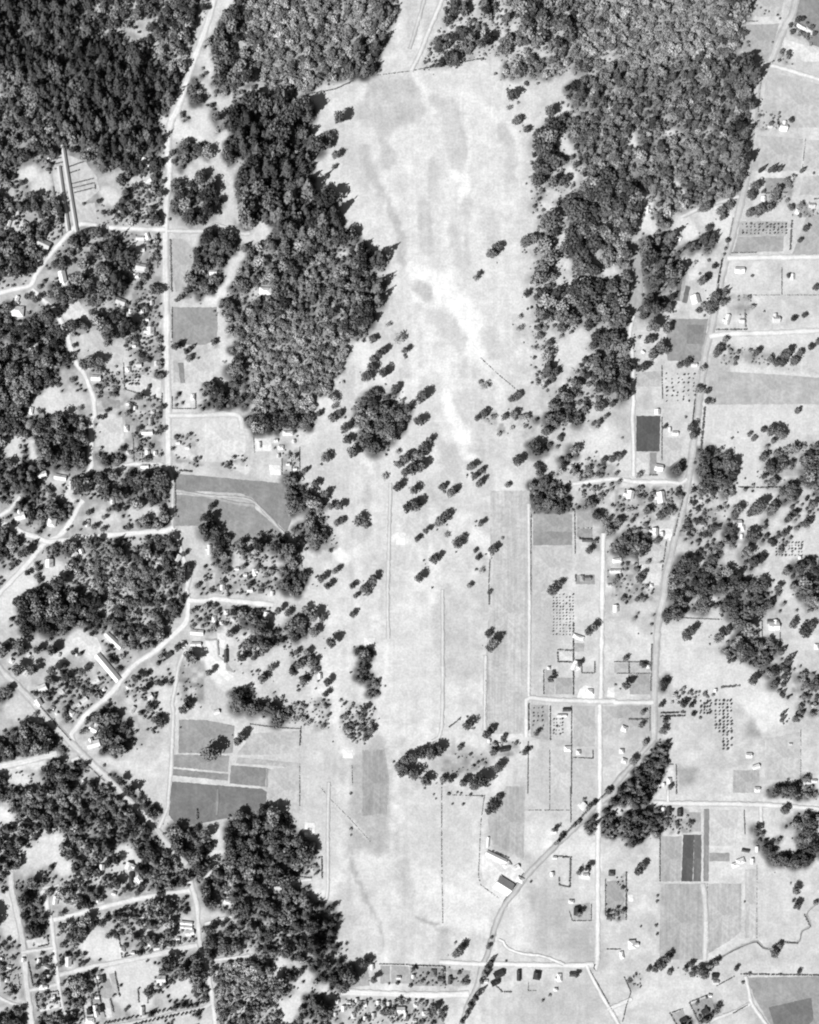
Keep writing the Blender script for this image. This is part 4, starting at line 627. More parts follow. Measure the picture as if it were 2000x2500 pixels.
# ------------------------------------------------------------------ houses: x y width length angle roof-tone
HOUSES = ('E2: 112 181 2.4 2.8 0 236 121 182 2.6 2.4 0 244 128 180 2.4 2.6 0 228 146 182 2.6 2.6 0 240 155 183 2.4 2.8 0 232 158 193 2.6 2.4 0 244 135 195 2.4 2.4 0 236 110 192 2.2 2.6 0 226 152 192 2.4 2 0 110 E3: 5 184 2.6 2.4 0 236 12 191 2.2 2.8 0 240 4 197 2.6 2.2 0 232 14 182 2.2 2.2 0 110 '
 'E1: 20 146 2.6 2.6 10 236 33 147 2.4 2.8 10 240 40 152 2.6 2.2 10 228 30 160 2.6 2.4 10 90 41 160 2.2 2.4 10 244 8 152 2.8 2.4 10 232 45 177 2.4 2.2 -10 244 37 180 2.6 2.4 -10 100 6 163 2.4 2.4 10 240 70 90 2.8 2.4 15 238 96 90 2.6 2.4 15 234 102 122 2.6 2.4 0 236 122 110 2.6 2.4 10 232 60 115 2.4 2.2 10 228 112 140 2.4 2 0 244 126 133 2.4 2.2 0 240 150 128 2.4 2.2 0 240 '
 'C2: 60 40 2.4 2.2 0 240 75 41 2.2 2.2 0 236 62 53 2.2 2.4 0 228 70 60 2.4 2 0 240 20 128 2 2 0 236 34 153 2.4 2.2 0 240 C1: 108 9 2.4 2.2 0 236 114 13 2.2 2.4 0 240 129 16 2.4 2.2 0 228 131 51 2.4 2.6 0 236 108 50 2 2.2 0 228 150 42 2.6 2.2 0 234 158 46 2.4 2.2 0 240 95 92 2.4 2.6 0 236 120 92 2.2 2.6 20 232 '
 'D1: 52 86 2.4 2.2 -35 238 66 97 2.4 2 -35 242 88 84 2.4 2.2 -35 236 108 82 2.2 2.2 -30 238 118 92 2.4 2 -35 232 48 104 2.2 2 -35 240 24 55 2.4 2.2 -35 236 50 55 2 2.2 20 230 D2: 14 28 2.2 2.2 0 238 24 25 2.2 2 0 232 C3: 170 150 2.6 2.4 0 238 168 162 2.4 2.2 0 232 B1: 108 62 2.4 2.2 0 236 128 90 2.4 2.6 0 228 124 104 2.2 2 0 240 113 126 2.4 2.2 0 236 126 160 2.2 2.4 0 100 '
 'B1: 15 97 8 6.5 5 250 14 88 2.5 6 20 250 29 127 5.5 5 0 248 81 153 6 3.5 3 248 53 68 4.5 7 -12 250 56 76 5 4 -30 250 118 35.5 5 2.5 0 240 124.5 34 2.5 4 -20 250 118 45 6 3 0 230 119 60 6.5 4.5 10 226 115 67 3.4 3 0 252 127 113.5 4.6 4.6 0 240 108 146 3 3 0 240 102 89 6 4 20 220 110 97 2 2.4 0 235 120 97 2 2.4 0 235 117 142 3.6 2.8 0 230 132 141 3 3 0 225 8 23 2 4 20 238 20 24 4 5 30 225 37 41 8.5 6 25 214 12 171 3 2.4 0 235 '
 'A1: 121 136 2.6 4 20 252 124 139.5 4.2 3.6 30 250 123.5 153 6 3 -25 248 42 134 2.2 2 20 240 B2: 51 80 7.4 4.4 3 255 7 64.5 4.6 3.2 0 252 B4: 54 35 3.6 2.8 30 250 105 62.5 6 3.8 0 255 149.5 68 2.8 3.6 0 255 68 87 5.6 5.6 -15 246 95 104 3 6.4 15 242 107 105 3 2.8 0 240 136 104 4.4 4 0 228 125.5 3 3 4 0 255 154 13 3 3 20 235 166 8 4 3 0 232 67 142 3.6 2.8 0 240 24 131 2.4 1.8 40 235 28 11.5 2 4.4 5 246 '
 'A4: 142 108 4.8 4.4 10 255 157 23 6 2.4 30 236 164 26.5 5.6 2.8 30 232 131 107 2.8 2 0 230 121 158 2 3 10 235 C1: 26.5 15 2.4 4.6 10 252 36 69 5.4 3.8 -15 252 51 71 7.6 3.6 10 236 17 104 6.4 4.6 -15 252 44 109 5.2 5.4 10 236 74 110 2.6 4.6 5 240 42 143.5 4.8 5.2 0 252 63 136 3.6 4 30 246 69 134 2.8 4 -20 250 106.5 30 2.8 3.8 0 240 124 33.5 7 2.8 0 255 124.5 50.5 2.8 2.8 0 255 127 24 2.6 3.6 0 190 162.5 3.5 2.2 3.8 0 250 150 139 3.6 4.4 30 242 134 143 3.6 2.8 0 230 122 62 5 2.6 0 250 60 78 2.6 5.6 0 226 '
 'C2: 4 132 2.6 6 0 246 46 44 2.4 3.8 0 255 64 46 3.6 2.8 0 255 70 34 6.4 2.8 0 246 42 151 2.4 4.4 0 250 27 148 2.8 2 0 245 15 164 3 3.4 0 240 38 166 3.6 2.8 0 235 47 167 3 2.8 0 120 57 169 2.4 2.8 0 246 76 64 2.6 2 0 240 C3: 145 156 2.6 4 0 175 150 156 4 3 0 150 149 124 6 2.2 0 110 '
 'C4: 36 16 3.4 3.4 0 255 51 34 3.8 2.8 0 246 37 63 5.2 4.2 10 255 13 86 4.6 5.4 10 250 39 88 5 7 -8 250 40 119 3 3 0 235 34 117 3.8 4.6 0 235 70 140 5.4 2.8 20 246 103 110 5.4 4.4 0 236 108 114 2 3.6 0 240 107 121 1.8 2.8 0 250 2 141 5.6 2.8 -10 250 2 150 4.6 2.2 0 250 156 139 2 2 0 255 46.5 31 1.8 2.8 0 240 31 162 2 2 0 240 72 90 2.4 2 0 220 '
 'D1: 6 46 6 4.6 -35 96 36 83 5.4 4.6 -25 250 33 95 3.8 4.6 -30 250 80 77 5.6 3 -30 246 71 93 4.4 2.8 -35 246 44 100 3 2.8 20 236 60 104 4 3.6 30 240 79 117 5.4 4.4 30 246 79 130 8 4.4 -15 250 126 90 3.8 3.6 -30 240 112 101 2.6 4.4 30 232 142 55 5 3.6 -35 80 165 46 6.6 2.8 0 246 166 36 8 3.4 5 250 154 46 2.8 4.4 0 236 70 163 2.2 3.6 20 246 22 70 3.6 3.6 40 236 10 60 2.8 2.8 30 240 65 55 1.6 1.6 0 235 '
 'D2: 10 103 3.8 2.8 -20 255 52 22 3.8 4.4 10 236 8 25 2.8 3.8 0 236 18 19 2.8 2.8 0 236 97 73 2.4 3.8 0 246 18 56 2.6 8 0 100 E1: 86 68 3.2 3.6 0 250 109 67 4.6 4.4 20 240 117 78 3.6 4.8 -40 250 111 78 3.2 9 0 70 47 96 3.2 5.4 10 246 157 115 7.6 2.4 6 250 157 118.5 7.6 2.2 6 246 160 123 5.4 3.6 -10 240 142 105.5 2.8 2.8 0 236 58 147 3.8 6.4 0 246 103 137 3.6 3.8 0 226 136 162 5.4 4.4 0 246 36 168 3.6 4.4 0 250 55 193 3.6 4.4 30 232 2 145.5 2 2 0 250 83 160.5 2 2 0 250 82 177.5 2.8 2 0 250 81 189 2.8 7.4 -10 250 76 197 5.4 3.6 0 250 120 189 2.8 5.4 0 232 106 134 3 3 0 90 83 96 2.6 2.6 0 246 49 88 2.4 1.6 0 236 87 162 3 4.6 -8 80 132 136 4.4 2.6 -14 236 76 189 4 4 -8 60 85 187 4 4 -8 70 '
 'E2: 133 183 4.8 3.6 0 246 165 188 5.2 3.8 0 250 169 192 2 2.8 0 246 141 152 2.4 3.6 0 240 117 187 2.8 3.6 0 236 125 193 2.8 3.6 0 230 142 193 2.8 3.6 0 226 163 161 2.8 2 0 240 19 97 4.4 2.8 0 236 150 186 3 3 0 228 E3: 90 68 3.8 2.8 -32 250 82 66 5 3.4 -32 246 93 78.5 4.4 3.4 25 252 66 47 1.6 6.4 5 250 121 38 3.4 2.8 0 250 146 16 3.6 3.6 45 250 148 75 3.8 2.8 0 250 170 73 4 3.4 0 90 75 158 6.4 4.4 -25 70 72 165 5.4 3.6 -25 64 92 159 2.8 6.6 0 70 107 159 4.6 5.4 10 76 126 161 2.8 5 0 248 123 171 2.4 2 0 250 137 158 4 3 0 90 136 97 3.4 2.4 0 240 120 74 2.6 2.6 0 250 122 60 2.6 2 0 240 3 160 2.4 2.4 0 246 26 162 4 3 0 100 20 157 3.6 4.6 0 130 34 163 2.6 5 0 90 48 165 3 2.8 0 110 24 187 2 4.4 0 240 141 105 4.4 5 0 60 64 164 3 2 0 240 168 110 3.6 3 0 110 '
 'E4: 120 3 3.4 2.8 0 255 41 22 2.4 6.4 0 236 45.5 21 3.4 5.4 0 70 55 22 3.6 4.8 0 76 14.5 133 4.6 5.4 -5 255 6 142 2.4 4.6 -10 250 106 63 5.4 3.6 -20 250 102 66 5 3 -20 252 116 63 2.4 3.4 0 252 120 53 2 3.6 0 246 85 165 3.6 2.8 0 232 84 160 4 3.8 0 80 80 176 2.4 2 10 255 76 190 4.6 3.8 -30 80 58 197 5 3.6 -30 70 2 107 2.8 2.8 0 110 110 54 5 2 10 110 '
 'D3: 142 40 7 2.8 18 255 139 64 3.4 6 25 255 152 86 3.8 3.6 0 255 128 106 6 1.8 0 252 132 101 5 2.4 0 100 133 134 4.4 3.4 0 252 142 137 2.8 2.8 0 246 117 66 2 2 0 240 67 127.5 2 2 0 250 80 134 6 3.4 -8 70 76 131 2.4 2.4 0 246 D4: 1 16 3.6 4.4 0 255 8 117 3.8 3.6 20 255 28 64.5 2.4 2.4 0 255 134 31 6.6 4.6 0 255 133 27 7.4 2.6 0 150 170 48 2.8 3.6 0 246 113 139.5 3.8 3.2 0 255 119 149 4.6 2.8 -20 255 120 168 3.4 2.8 0 252 59 97 2.2 1.8 0 246 46 161 2.8 3.8 0 246 36 164 2.4 2 0 250 41.5 164 1.8 2 0 246 8 144 3.4 3 20 246 6 136 3 3 0 240 85 85 2 2 0 246 168 161 3 2 0 246 23 62 3.4 3 0 90 148 130 2 1.6 0 225 ')
# long buildings: name, x y width length angle roof tone, description
LONG = [('greenhouse','G: 170 458 7 163 -9.2',214,'long narrow grey-roofed shed, longer of the pair in the nursery'),('greenhouse','G: 156 487 7 117 -8.4',222,'long narrow grey-roofed shed, shorter of the pair in the nursery'),
 ('long_building','D1: 91 65.5 4.4 21 -40',254,'long narrow white-roofed building on the slanting road'),('long_building','D1: 96 43 3.4 13 -46',246,'white-roofed shed at the wood corner above the long building'),
 ('farm_shed','E3: 73 59.5 3.2 14 -64',255,'long white-roofed farm shed slanting above the barn'),('barn','E3: 79 83.5 9 10.6 -58',248,'big gabled barn, one slope white and one dark, by the curving road')]
# ------------------------------------------------------------------ hedges and fence lines (width px, line)
HEDGES = [(6,'E3: 122 49 135 36 150 20 165 6 172 0'),(3,'E3: 96 73 87 86 79 97'),(4,'C4: 59 84 54 104 50 120'),(3,'C4: 44 124 40 150'),(4,'B4: 88 74 84 90'),(3,'D1: 34 98 50 116 60 127'),(3,'D1: 66 140 88 161'),(4,'B1: 133 34 133 60'),(5,'B1: 143.5 36 144.5 80'),(3,'B1: 145 93 145 120'),(3,'B1: 104 140 105 162 120 167 136 171'),(3,'C1: 112 34 113 58'),(3,'C1: 120 40 120 58'),(4,'C1: 147.5 66 148 104'),(3,'C1: 145 2 145 13 165 13 165 0'),
 (3,'C1: 136.5 0 136.5 20'),(5,'C1: 151 65 162 66'),(3,'C2: 81 136 82 147'),(3,'C2: 65 55 65 69 80 70 80 45'),(3,'C2: 73 55 74 69'),(2.5,'C2: 41 34 42 50'),(3,'C3: 102.5 101 102 135 102 170'),(3,'C3: 139 97 139.5 135'),(4,'C3: 140 153 140 160'),
 (3,'C3: 67.5 140 66.5 170'),(2.5,'C3: 141 113.5 154 113.5'),(6,'C3: 142 122 154 125'),(4,'D2: 81 115 80 131'),(2.5,'D2: 80 146 80 170'),(3,'D2: 11.5 42 12 55'),(6,'D2: 19 46 18.5 51'),(3,'D2: 38 113 60 116 80 117'),(2.5,'D3: 64.5 60 64 112'),
 (4,'D3: 138 28 138 88'),(4,'D3: 125 50.5 137 51'),(4,'D3: 124.8 52 124.8 60.5 137 60.8'),(3,'D3: 113 67 113 88'),(3,'D3: 145 60 145 70 156 70 156 60'),(4,'D3: 100.3 96 100.3 118'),(4,'D3: 118.5 98 118.5 127'),(3,'D3: 136.5 98 136.3 172'),
 (2.5,'D3: 118 135 118 172'),(3,'D3: 100 128 99.5 172'),(3,'D3: 138 141 154.5 142 154.5 135'),(5,'D3: 67 2 67 12'),(4,'D3: 33 116 43 108'),(4,'D4: 31.5 45 30.5 85'),(3,'D4: 0 60.5 32 61'),(4,'D4: 12.3 60 12.3 75'),(3,'D4: 2 70.4 30 70.4'),
 (5,'D4: 39 103.6 60 103.2'),(5,'D4: 39 106.4 60 106'),(3,'D4: 45 147 52 147 52.5 172'),(3,'D4: 124.5 26 124.5 40'),(4,'D4: 131 25 139 25 140 30'),(3,'D4: 139.6 36 139.6 47'),(3,'D4: 48 23 66 24 90 25'),(2,'D4: 157 118 157 160'),(3,'D4: 30 97 30 120'),(5,'D4: 12 109 28 109'),
 (6,'D4: 90 82 105 81'),(7,'E1: 166.3 19 166.3 28'),(4,'E1: 100 126 103 144 117 140'),(4,'E1: 81 160 84 178 89 194'),(4,'E1: 97 156 101 177'),(4,'E1: 30 176 32 189'),(4,'E1: 30 176 49 172 51 185'),(4,'E1: 116.5 171 117 182'),(4,'E1: 125 170 124.5 182'),(4,'E1: 69 182 72 198'),
 (4,'E1: 77 180 80 196'),(4,'E1: 93 178 96 190'),(4,'E1: 24 148 28 168'),(4,'E1: 40 127 41 133 32 135'),(3,'E1: 3 174 17 170 15 158'),(4,'E2: 98.5 59 98.8 77'),(4,'E2: 79 59 79 76 90 77'),(5,'E2: 80 67 96 67.5'),(2.5,'E2: 80 0 80 17'),(3,'E2: 147 149.5 172 150'),(2,'E2: 97 0 105 10 122 27 140 47'),
 (2.5,'E3: 27 0 27 60 28 115'),(2.5,'E3: 63 8 60 30 58 75'),(2.5,'E3: 31 7 63 8'),(2.5,'E3: 58 75 60 83 75 94'),(4,'E3: 70 54 76 57 84 60'),(2.5,'E3: 118 0 118 20'),(3,'E3: 135.5 0 136 30'),(5,'E3: 135.5 59 135 85'),(4,'E3: 135 85 126 83 126 77'),(5,'E3: 125 59 135 59.5'),(4,'E3: 0 150.5 30 151.5'),(3,'E3: 30 153 30 170'),
 (3,'E3: 165 137 178 137'),(3,'E3: 165 78 165 110'),(3,'E3: 134.5 105 137 113 153 113 153 99'),(2.5,'E3: 100 20 135 20'),(2.5,'E3: 100 165 100 172 107 172'),(4,'E3: 73 168 78 173 86 173'),(3,'E3: 152 155 161 171 170 187'),
 (4,'E4: 52 0 52 7'),(3,'E4: 109.3 20 110 40'),(4,'E4: 10 72 10 112'),(3,'E4: 38.4 42 38.4 80'),(2,'E4: 120 66 120 128'),(2,'E4: 78.2 82 77.8 145'),(3,'E4: 110 134 95 141 88 145'),(4,'E4: 120 131 125 136 131 137'),(4,'E4: 140 129 143 131 155 132'),(4,'E4: 160 108 165 118'),
 (3,'E4: 8 160 14 173 10 185 7 198'),(4,'E4: 107 158 140 158.5 172 159 184 159'),(4,'E4: 63 182 72 200'),(3,'E4: 63.5 181.5 80 175'),(4,'E4: 47 191 53 202'),(3,'E4: 48 190.5 58 187'),(4,'E4: 100 191 112 184'),(3,'E4: 86 168 101 160'),(3,'A4: 107 18 121 18'),(3,'B4: 98 47.6 120 47'),
 (2.5,'B4: 108 83 172 83'),(3,'B4: 141 60 141 83'),(5,'B4: 149.5 20 148 45'),(5,'B4: 91 52 87 74'),(3,'B4: 100 18 95 45'),(4,'B4: 86 112 112 112'),(5,'B4: 110 95 110.5 110'),(3,'B4: 40 142 40.5 170'),(3,'C4: 40 20 40 56'),(6,'C4: 76 12 73 48'),(4,'C4: 68 5 66 24'),(4,'C4: 104 79 120 79.5 140 79'),(4,'C4: 29 69 36 69'),
 (3,'C4: 22 114 37 114 37 122'),(3,'C4: 20 138 20 145'),(5,'C4: 142 46 157 43'),(3,'A2: 88 79 110 75 125 68'),(2.5,'A2: 125 66 172 60 A3: 10 58'),(3,'A3: 10 58 36 54 62 49'),(2.5,'B3: 60 136 75 150 93 165'),(2.5,'A4: 124 62 120 108'),(2.5,'A4: 161 117 158 145'),(4,'B4: 168 2 190 1'),
 (3,'A1: 57 141 71 136'),(3,'A1: 58 146 67 143'),(3,'A1: 60 155 80 150'),(3,'A1: 61 158.5 80 154'),(3,'A1: 62 162.5 80 158'),(3,'A1: 44 134.5 52 132.5'),(3,'A1: 45 138.5 53 136.5'),(3,'A1: 46 142.5 53 140.5'),(4,'A1: 80 154 80.5 159'),(4,'A1: 45 157 47 170'),(4,'B1: 52 24 52.5 33'),(4,'A4: 127 163 146 162'),(2.5,'D2: 124 147 124.5 166')]
# ------------------------------------------------------------------ orchards: description, list of (x, y, r) built from rows
ORCH = [('dotted lane orchard',[('D3',121,4,2.75,2.6,7,14,.75,0)]),('right-hand orchard, left block',[('D4',85,93.5,3.2,2.9,2,10,1.1,0)]),
 ('right-hand orchard, right block',[('D4',91.5,93.5,3.3,2.9,3,15,1.1,0)]),('thick clump by right-hand orchard',[('D4',72.5,93.5,2.6,2.6,4,5,1.25,.5)]),
 ('upper right orchard',[('B4',108,23.5,3.3,2.5,12,4,.95,.25)]),('right-edge wood orchard',[('C4',136,126,2.7,2.6,9,5,.95,.25)]),
 ('little left road orchard',[('B1',109,147.5,2.6,2.6,4,5,1.2,.3)]),('sparse right road orchard',[('B4',44,150,4.6,3.6,6,7,.9,.8)]),
 ('two short rows',[('C4',65,115.5,2.4,2.4,5,2,.8,.2)]),('lane corner field, left',[('D3',104,99.5,4,3.6,3,5,.8,.6)]),('lane corner field, right',[('D3',121,109,2.6,3,4,5,.9,.5)])]
AVENUE = [('A','E1: 88 199.5 130 190.5 172 181.5 E2: 2 181'),('B','E1: 111 201 140 194.5 172 188')]
# ------------------------------------------------------------------ read the survey
KS = {'dec': (.86, .88), 'mix': (.8, .8), 'light': (.78, .76), 'con': (.84, .84), 'cmid': (.84, .88)}
WOOD = [(k, sp * KS[k][0], r0 * KS[k][1] * .95, r1 * KS[k][1] * 1.05, d, fl, PX(p)) for k, sp, r0, r1, d, fl, p in WOODS]
GARD = [(sp, r0, r1, d, PX(p)) for sp, r0, r1, d, p in GARDENS]
ROAD = [(n, w, t, v, vt, PX(p)) for n, w, t, v, vt, lab, p in ROADS]
HOUSE = REC(HOUSES, 6)
LONGB = [(n, REC(p, 5)[0], t, lab) for n, p, t, lab in LONG]

def smooth_line(pts, step):
    """Catmull-Rom resample"""
    P = [pts[0]] + list(pts) + [pts[-1]]
    out = []
    for i in range(1, len(P) - 2):
        p0, p1, p2, p3 = map(np.array, (P[i - 1], P[i], P[i + 1], P[i + 2]))
        L = np.hypot(*(p2 - p1)); m = max(1, int(L / step))
        for k in range(m):
            t = k / m
            out.append(.5 * ((2 * p1) + (-p0 + p2) * t + (2 * p0 - 5 * p1 + 4 * p2 - p3) * t * t + (-p0 + 3 * p1 - 3 * p2 + p3) * t ** 3))
    out.append(np.array(pts[-1], float))
    return np.array(out)

ROADLINES = [(smooth_line(p, 7.0), w) for n, w, t, v, vt, p in ROAD]
# places kept free of wood trees: road beds and roofs
RB = []
for L, w in ROADLINES:
    for p in L: RB.append((p[0], p[1], w * .5 + 2.5))
for (x, y, w, l, a, t) in HOUSE: RB.append((x, y, .5 * max(w, l) + 2))
for n, (x, y, w, l, a), t, lab in LONGB:
    for k in range(-5, 6):
        q = math.radians(-a); RB.append((x - math.sin(q) * l * k / 10, y - math.cos(q) * l * k / 10, w * .5 + 3))
for t, w, soft, pts in STROKES:
    q = PX(pts); mx = sum(p[0] for p in q) / len(q)
    if t >= 216 and (mx < 720 or mx > 1300):
        for p in smooth_line(q, 6.0): RB.append((p[0], p[1], w * .5 + 2))
RB = np.array(RB)
_cell = {}
for i, (x, y, r) in enumerate(RB): _cell.setdefault((int(x // 40), int(y // 40)), []).append(i)
def blocked(x, y, r):
    for cx in range(int(x // 40) - 1, int(x // 40) + 2):
        for cy in range(int(y // 40) - 1, int(y // 40) + 2):
            for i in _cell.get((cx, cy), ()):
                if math.hypot(RB[i, 0] - x, RB[i, 1] - y) < RB[i, 2] + r * .8: return True
    return False

def darts(poly, sp, dens, rng, r, glade=True):
    a = np.array(poly); x0, y0 = a.min(0); x1, y1 = a.max(0)
    n = int((x1 - x0) * (y1 - y0) / (sp * sp) * 4) + 10
    X = rng.uniform(x0, x1, n); Y = rng.uniform(y0, y1, n)
    ok = inside(poly, X + 14 * (vnoise(X, Y, 15, 41) - .5), Y + 14 * (vnoise(X, Y, 15, 42) - .5))
    if glade:                                       # stands open into glades
        ok &= vnoise(X, Y, 30, 43) * .6 + vnoise(X, Y, 13, 44) * .4 < (.72 if dens > .94 else .66 if dens > .9 else .33 + dens * .36)
    ok &= (X > -110) & (X < 2110) & (Y > -110) & (Y < 2610)
    grid = {}; out = []
    m = sp * .82
    for x, y in zip(X[ok], Y[ok]):
        c = (int(x // m), int(y // m)); bad = False
        for i in (-1, 0, 1):
            for j in (-1, 0, 1):
                for q in grid.get((c[0] + i, c[1] + j), ()):
                    if (q[0] - x) ** 2 + (q[1] - y) ** 2 < m * m: bad = True; break
        if bad or rng.random() > max(dens, .8) or blocked(x, y, r): continue
        grid.setdefault(c, []).append((x, y)); out.append((x, y))
    return out


BB = lambda p: (min(q[0] for q in p), max(q[0] for q in p), min(q[1] for q in p), max(q[1] for q in p))
PLOTPOLY = [(PX(p), BB(PX(p))) for n, t, dr, p in PLOTS]
WOODBB = [(w[6], BB(w[6])) for w in WOOD]
def in_plot(x, y):
    X = np.array([x]); Y = np.array([y])
    for p, q in PLOTPOLY + WOODBB:
        if q[0] < x < q[1] and q[2] < y < q[3] and inside(p, X, Y)[0]: return True
    return False
WP = []                                             # every wood: its trees (x, y, radius)
for wi, (k, sp, r0, r1, d, fl, poly) in enumerate(WOOD):
    rng = np.random.default_rng(1000 + wi)
    pts = darts(poly, sp, d, rng, (r0 + r1) / 2)
    rad = r0 * .62 + (r1 * 1.55 - r0 * .62) * rng.random(len(pts)) ** 2.1
    WP.append((pts, rad, rng))
LP = []                                             # loose trees and bushes all through the settlement
for li, (sp, r0, r1, th, poly) in enumerate(LOOSE):
    rng = np.random.default_rng(2000 + li); poly = PX(poly)
    pts = [p for p in darts(poly, sp, .9, rng, r0 * 2, False)
           if vnoise(np.array([p[0]]), np.array([p[1]]), 38, 51)[0] * .55 + vnoise(np.array([p[0]]), np.array([p[1]]), 14, 52)[0] * .45 < th and not in_plot(*p)]
    LP.append((pts, r0 + (r1 - r0) * rng.random(len(pts)) ** 2.4, rng))

# ------------------------------------------------------------------ ground: one sheet to the horizon, its cover in a tone attribute
def build_ground():
    fx = np.arange(-120, 2121, 4.0); fy = np.arange(-120, 2621, 4.0)
    out = np.array([30, 80, 200, 500, 1200, 2600, 6000, 14000.0])
    gx = np.concatenate([fx[0] - out[::-1], fx, fx[-1] + out]); gy = np.concatenate([fy[0] - out[::-1], fy, fy[-1] + out])
    X, Y = np.meshgrid(gx, gy)
    T = 215 + 9 * (vnoise(X, Y, 7, 4) - .5) + 18 * (vnoise(X, Y, 120, 1) - .5) + 20 * (vnoise(X, Y, 40, 2) - .5) + 18 * (vnoise(X, Y, 13, 3) - .5)
    # housing and wooded quarter on the left: mottled, greyer turf
    left = np.clip((430 - X) / 120, 0, 1)
    T = T - left * (12 + 95 * np.clip(vnoise(X, Y, 24, 5) * .6 + vnoise(X, Y, 10, 6) * .4 - .42, 0, 1))
    # the long meadow: fine streaks along its length
    mead = np.clip((X - 720) / 60, 0, 1) * np.clip((1300 - X) / 40, 0, 1)
    T = T + mead * (9 + 14 * (vnoise(X * 1.0, Y * .06, 9, 7) - .5) + 10 * (vnoise(X, Y * .12, 26, 8) - .5))
    jx = X + 10 * (vnoise(X, Y, 12, 11) - .5); jy = Y + 10 * (vnoise(X, Y, 12, 12) - .5)
    def stroke(t, w, soft, pts):
        pts = PX(pts); a = np.array(pts); m = w + soft * 2 + 10
        sel = (X > a[:, 0].min() - m) & (X < a[:, 0].max() + m) & (Y > a[:, 1].min() - m) & (Y < a[:, 1].max() + m)
        xs, ys = X[sel], Y[sel]
        d = seg_dist(pts, jx[sel] + 7 * (vnoise(xs, ys, 7, 61) - .5), jy[sel] + 7 * (vnoise(xs, ys, 7, 62) - .5))
        k = np.clip(1 - (d - w * .5) / (soft * .75), 0, 1); k = k * k * (3 - 2 * k)
        k = k * (.78 + .44 * vnoise(xs, ys * .6, 9, 63)).clip(0, 1)
        T[sel] += k * .9 * (t - T[sel])
    for t, soft, poly in PATCHES:
        poly = PX(poly); a = np.array(poly); m = soft + 12
        sel = (X > a[:, 0].min() - m) & (X < a[:, 0].max() + m) & (Y > a[:, 1].min() - m) & (Y < a[:, 1].max() + m)
        x, y = jx[sel], jy[sel]
        sd = seg_dist(poly + poly[:1], x, y) * np.where(inside(poly, x, y), 1, -1)
        k = np.clip(.5 + sd / (2 * soft), 0, 1); k = k * k * (3 - 2 * k)
        T[sel] += k * .92 * (t + 12 * (vnoise(x, y, 11, 31) - .5) + 12 * (vnoise(x, y, 6, 32) - .5) - T[sel])
    for t, w, soft, pts in STROKES: stroke(t, w, soft, pts)
    for sp, r0, r1, d, poly in GARD:                     # dug beds and rough turf round the houses
        a = np.array(poly); sel = (X > a[:, 0].min() - 8) & (X < a[:, 0].max() + 8) & (Y > a[:, 1].min() - 8) & (Y < a[:, 1].max() + 8)
        ins = inside(poly, jx[sel], jy[sel])
        n = vnoise(X[sel], Y[sel], 13, 21)
        q = .12 * len(poly); cx = X[sel] + q * Y[sel] * .1; cy = Y[sel] - q * X[sel] * .1
        cell = _nt[(cx // 17).astype(int) % 256, (cy // 12).astype(int) % 256]
        T[sel] = np.where(ins, T[sel] * .3 + .7 * (108 + 55 * n + 75 * cell), T[sel])
    jx = X + 18 * (vnoise(X, Y, 16, 13) - .5); jy = Y + 18 * (vnoise(X, Y, 16, 14) - .5)
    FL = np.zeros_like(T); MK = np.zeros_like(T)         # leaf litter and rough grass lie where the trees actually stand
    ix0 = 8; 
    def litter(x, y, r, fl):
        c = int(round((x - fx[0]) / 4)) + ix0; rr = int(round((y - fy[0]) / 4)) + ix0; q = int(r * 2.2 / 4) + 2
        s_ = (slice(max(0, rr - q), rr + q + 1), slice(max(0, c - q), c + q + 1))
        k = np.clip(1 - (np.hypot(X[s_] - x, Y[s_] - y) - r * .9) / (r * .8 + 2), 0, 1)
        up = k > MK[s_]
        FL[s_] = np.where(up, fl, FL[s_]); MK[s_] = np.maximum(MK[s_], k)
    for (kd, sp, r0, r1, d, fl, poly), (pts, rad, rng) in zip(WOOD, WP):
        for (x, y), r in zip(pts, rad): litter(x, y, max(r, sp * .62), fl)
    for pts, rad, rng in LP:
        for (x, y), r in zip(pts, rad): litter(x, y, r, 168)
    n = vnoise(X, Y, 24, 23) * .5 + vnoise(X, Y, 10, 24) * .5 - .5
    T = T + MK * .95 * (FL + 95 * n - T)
    for t, w, soft, pts in STROKES:                      # clearings kept open inside the woods
        q = PX(pts); mx = sum(p[0] for p in q) / len(q)
        if t >= 216 and (mx < 720 or mx > 1300): stroke(t, w, soft, pts)
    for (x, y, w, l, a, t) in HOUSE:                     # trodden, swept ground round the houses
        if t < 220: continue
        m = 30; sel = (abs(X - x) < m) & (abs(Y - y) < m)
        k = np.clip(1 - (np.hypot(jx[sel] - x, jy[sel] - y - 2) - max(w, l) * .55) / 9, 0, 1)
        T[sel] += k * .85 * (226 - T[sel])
    for _ in range(1):
        P = np.pad(T, 1, mode='edge')
        T = (P[1:-1, 1:-1] * 4 + P[:-2, 1:-1] + P[2:, 1:-1] + P[1:-1, :-2] + P[1:-1, 2:]) / 8
    ny, nx = X.shape
    co = np.stack([(X - 1000) * S, (1250 - Y) * S, np.zeros_like(X)], -1).reshape(-1, 3)
    i = np.arange(ny * nx).reshape(ny, nx)
    q = np.stack([i[1:, :-1], i[1:, 1:], i[:-1, 1:], i[:-1, :-1]], -1).reshape(-1, 4)
    me = bpy.data.meshes.new('ground')
    me.vertices.add(len(co)); me.vertices.foreach_set('co', co.astype(np.float32).ravel())
    me.loops.add(q.size); me.loops.foreach_set('vertex_index', q.astype(np.int32).ravel())
    me.polygons.add(len(q)); me.polygons.foreach_set('loop_start', np.arange(0, q.size, 4, dtype=np.int32))
    me.update(calc_edges=True)
    at = me.attributes.new('tone', 'FLOAT', 'POINT')
    at.data.foreach_set('value', alb(np.clip(T, 40, 255)).astype(np.float32).ravel())
